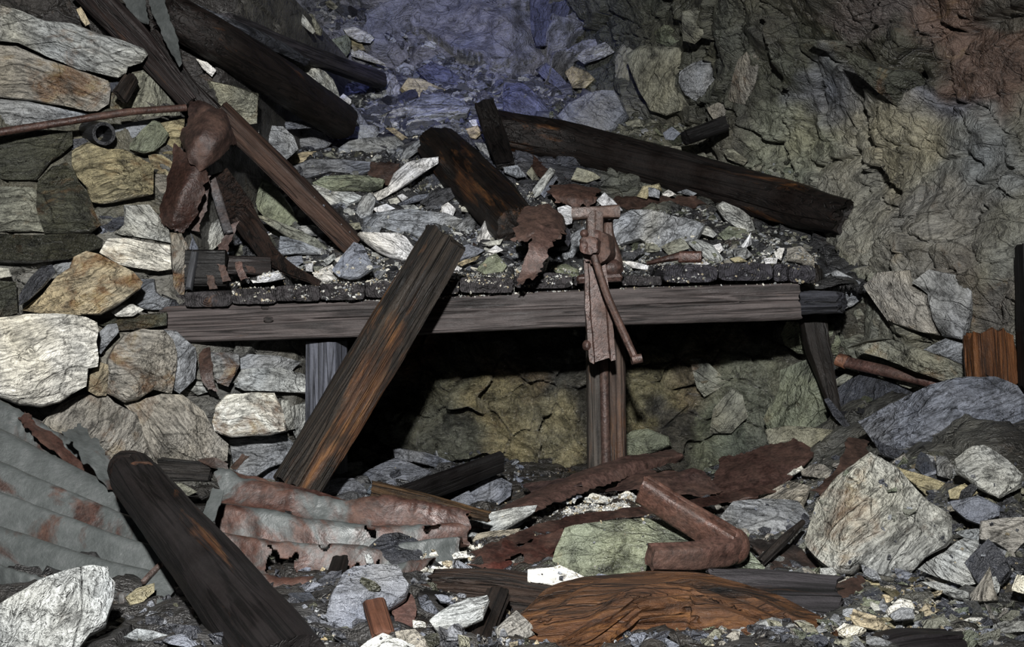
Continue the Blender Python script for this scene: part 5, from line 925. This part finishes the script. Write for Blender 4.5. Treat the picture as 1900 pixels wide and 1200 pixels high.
def land(x, y, on):
    p, nn = cast(x, y, BV2)
    if rng.random() > on:
        q, _ = cast(x, y)
        if (q-p).length > .035: return p, Vector((0, 0, -1))
    return p, nn
def bits(name, poly, n, smin, smax, pal, label, nz=.3, on=.02):
    V = []; F = []; C = []; b = 0; k = 0; tr = 0
    while k < n and tr < n*8:
        tr += 1; x, y = rnd_in(poly); p, nn = land(x, y, on)
        if nn.z < nz: continue
        V0, F0 = PV[rng.randrange(len(PV))]; s = smin*(smax/smin)**(rng.random()**1.7); M = frame((nn+Vector((rng.uniform(-.5, .5), rng.uniform(-.6, .3), rng.uniform(-.3, .4)))).normalized(), Vector((rng.uniform(-1, 1), rng.uniform(-.6, .6), rng.uniform(-.3, .3))))
        q = (V0*np.array([s, s*rng.uniform(.5, 1), s]))@np.array(M.to_3x3()).T+np.array(p+nn*s*.08); V.append(q); F += [[i+b for i in f] for f in F0]; b += len(q)
        c = lin(PAL[rng.choice(pal)]); v = rng.uniform(.75, 1.1); C += [(c[0]*v, c[1]*v, c[2]*v, 0)]*len(q); k += 1
    if not V: return
    me = mkmesh(name, np.concatenate(V), F, MGRAV, True, 35); a = me.color_attributes.new('Col', 'FLOAT_COLOR', 'POINT'); a.data.foreach_set('color', np.array(C, np.float32).ravel())
    link(name, me, None, None, None, 0, label, 'rubble', None, 'stuff')
CW = dict(W='white', P='pale grey', G='mid grey', S='blue grey', D='dark', N='dull green', L='green grey', B='cream', Y='ochre', C='buff grey', K='dark olive', V='slate blue')
ANCH = []; USED = set()
for o in bpy.data.objects:
    if o.name.startswith('rock') and o.get('label') and o.parent is None and len(o['label'].split()) <= 9 and 'right edge' not in o['label']:
        v = o.matrix_basis.translation; ANCH.append((950+v.x/v.y*FP, 600-(v.z-CZ)/v.y*FP, o['label']))
def name_it(p, pc, s):
    x, y = 950+p.x/p.y*FP, 600-(p.z-CZ)/p.y*FP
    for ax_, ay_, lb in sorted(ANCH, key=lambda a: math.hypot(a[0]-x, a[1]-y))[:12]:
        dx, dy = x-ax_, y-ay_; rel = ('right of' if dx > 0 else 'left of') if abs(dx) > abs(dy) else ('below' if dy > 0 else 'above')
        for sz in (['chip', 'flake'] if s < .07 else ['fragment', 'broken piece']):
            t = f'{CW[pc]} {sz} {rel} the {lb}'
            if t not in USED: USED.add(t); return t
    return None
def scatter(poly, n, smin, smax, pal, label, group, nz=.3, name='rock_fragment', on=.0):
    k = 0; tr = 0
    while k < n and tr < n*12:
        tr += 1; x, y = rnd_in(poly); p, nn = land(x, y, on)
        if nn.z < nz: continue
        s = smin*(smax/smin)**(rng.random()**1.7); M = frame((nn+Vector((rng.uniform(-.4, .4), rng.uniform(-.5, .2), rng.uniform(-.2, .4)))).normalized(), Vector((rng.uniform(-1, 1), rng.uniform(-.6, .6), rng.uniform(-.3, .3))))
        M = M @ Matrix.Diagonal((s, s*rng.uniform(.55, 1), s, 1)); M.translation = p+nn*s*.05
        pc = rng.choice(pal); c = np.array(lin(PAL[pc]))*rng.uniform(.85, 1.15)
        link(name, PR[rng.randrange(len(PR))], M, None, c, rng.choice((0, 0, .2)), name_it(p, pc, s) or label, 'rock', group); k += 1
def gravel(name, poly, n, smin, smax, cols, label, mat=None, nz=.45, parent=None, on=.05):
    V = []; F = []; C = []; cube = np.array([(a, b, c) for a in (-.5, .5) for b in (-.5, .5) for c in (-.5, .5)]); fc = [(0, 1, 3, 2), (4, 6, 7, 5), (0, 4, 5, 1), (2, 3, 7, 6), (0, 2, 6, 4), (1, 5, 7, 3)]
    k = 0; tr = 0
    while k < n and tr < n*9:
        tr += 1; x, y = rnd_in(poly); p, nn = land(x, y, on)
        if nn.z < nz: continue
        s = smin*(smax/smin)**(rng.random()**2.5); q = cube*(1+nr.uniform(-.45, .3, (8, 3))); A = nr.normal(size=(3, 3)); Q, _ = np.linalg.qr(A); q = (q*np.array([1, nr.uniform(.5, 1), nr.uniform(.3, .7)]))@Q.T*s+np.array(p)+np.array(nn)*s*.15
        b = len(V)*8; V.append(q); F += [[i+b for i in f] for f in fc]; c = lin(PAL[rng.choice(cols)]); v = rng.uniform(.75, 1.1); C += [(c[0]*v, c[1]*v, c[2]*v, 0)]*8; k += 1
    if not V: return
    me = mkmesh(name, np.concatenate(V), F, mat or MGRAV, False); a = me.color_attributes.new('Col', 'FLOAT_COLOR', 'POINT'); a.data.foreach_set('color', np.array(C, np.float32).ravel())
    link(name, me, None, parent, None, 0, label, 'gravel', None, 'stuff')
BANK = [(480, 0), (720, 0), (860, 110), (1010, 130), (1040, 200), (900, 190), (880, 250), (800, 250), (660, 240), (620, 180), (480, 90)]
MID = [(560, 240), (800, 250), (960, 440), (1000, 500), (600, 515), (430, 500), (420, 430), (480, 330)]
scatter(BANK, 45, .07, .2, 'SSVGDPG', 'small slate fragment in the dark rubble at the head of the bank', 'slate fragments at the head of the bank')
scatter([(1000, 230), (1060, 170), (1200, 210), (1400, 270), (1400, 330), (1200, 290), (1040, 250)], 18, .05, .12, 'LLNGC', 'small green grey fragment between the long log and the right wall', 'fragments behind the long log')
scatter(MID, 60, .06, .15, 'SGGPDWPL', 'small fragment among the slabs of the middle bank', 'fragments of the middle bank')
scatter([(1150, 400), (1320, 380), (1500, 440), (1510, 485), (1240, 490), (1150, 500)], 35, .03, .08, 'LPGWPLN', 'small pale fragment on the ledge right of the jack', 'fragments on the ledge right of the jack')
scatter([(440, 480), (960, 480), (960, 520), (440, 532)], 25, .03, .07, 'PWWGWB', 'small pale chip lying on the lagging boards', 'chips on the lagging boards', nz=.2)
scatter([(560, 840), (940, 840), (960, 900), (720, 930), (560, 900)], 10, .05, .12, 'SGPGD', 'small slate fragment between plank foot and wet rock face', 'fragments behind the torn corrugated sheet')
scatter([(1300, 870), (1520, 850), (1560, 1000), (1500, 1110), (1380, 1090), (1330, 960)], 15, .04, .09, 'LCGPN', 'small green grey fragment left of the big squarish block', 'fragments left of the big squarish block')
scatter([(1680, 830), (1900, 860), (1900, 1180), (1700, 1100), (1560, 1110), (1740, 1000)], 35, .04, .12, 'CGLSPBN', 'small mixed fragment in the lower right rubble', 'fragments of the lower right rubble')
scatter([(1540, 1060), (1780, 1080), (1900, 1190), (1560, 1190)], 25, .03, .07, 'WBWBPY', 'small cream fragment near the bottom right corner', 'cream fragments at the bottom right')
scatter([(560, 1010), (1050, 1020), (1010, 1195), (560, 1195)], 18, .04, .09, 'DSGWD', 'small fragment on the floor along the bottom middle', 'fragments along the bottom middle')
scatter([(1540, 590), (1800, 620), (1800, 700), (1560, 780), (1540, 700)], 12, .04, .09, 'LNGDL', 'small mossy fragment on the right wall ledge', 'fragments on the right wall ledge', nz=.25)
MGRAV = rockmat('loose_gravel', .3, 'col', mottle=.3)
bits('rubble', BANK, 900, .03, .1, 'SSVGDDPG', 'broken slate rubble at the head of the bank')
bits('rubble', MID+[], 600, .02, .07, 'SGDPDWDG', 'broken slate rubble between the slabs of the middle bank')
bits('rubble', [(1000, 230), (1060, 170), (1200, 210), (1480, 300), (1500, 380), (1200, 290), (1040, 250)], 350, .02, .08, 'LLNGK', 'green grey rubble between the long log and the right wall')
bits('rubble', [(1150, 400), (1320, 380), (1500, 440), (1510, 485), (1240, 490), (1150, 500)], 350, .015, .045, 'LPGWPLN', 'pale rubble on the ledge right of the jack', on=.2)
bits('rubble', [(430, 470), (960, 470), (960, 520), (440, 532)], 260, .012, .04, 'PWWGWB', 'white rubble strewn over the lagging boards', on=.8, nz=.4)
bits('rubble', [(560, 840), (940, 840), (1000, 900), (720, 930), (560, 900)], 120, .02, .07, 'SGDDD', 'slate rubble at the foot of the wet rock face')
bits('rubble', [(1300, 870), (1540, 850), (1900, 850), (1900, 1200), (1300, 1200)], 900, .02, .07, 'LCGDNDS', 'mixed rubble covering the right of the floor')
bits('rubble', [(560, 1000), (1300, 1000), (1300, 1200), (230, 1200), (230, 1120)], 600, .02, .08, 'DDDSK', 'dark rubble covering the front of the floor')
bits('rubble', [(1540, 1070), (1900, 1080), (1900, 1190), (1560, 1190)], 220, .015, .05, 'WBDYPD', 'cream rubble near the bottom right corner')
gravel('gravel', [(430, 500), (960, 490), (1060, 500), (1060, 540), (700, 560), (430, 560)], 2600, .003, .012, 'WPWBG', 'fine white gravel strewn on the left lagging boards', nz=.3, on=1)
gravel('gravel', [(1060, 480), (1520, 470), (1520, 530), (1060, 540)], 1200, .003, .012, 'WPLBG', 'fine pale gravel strewn on the ledge right of the jack', nz=.3, on=.5)
gravel('gravel', [(1000, 935), (1180, 915), (1200, 950), (1010, 960)], 2200, .004, .014, 'WPWB', 'heap of fine white gravel behind the long iron strap', nz=.1, on=1)
gravel('gravel', [(780, 1010), (920, 1015), (900, 1060), (780, 1060)], 700, .004, .018, 'WPWB', 'small patch of white gravel beside the round dark slate', nz=.1)
gravel('gravel', [(560, 240), (1000, 350), (1450, 450), (1450, 490), (600, 515)], 3000, .005, .018, 'SGPWGL', 'fine broken slate between the slabs of the bank', nz=.3)
gravel('gravel', [(560, 860), (1900, 900), (1900, 1200), (560, 1200)], 5000, .004, .016, 'DGSCBDD', 'coarse dark grit covering the floor of the working', nz=.3)
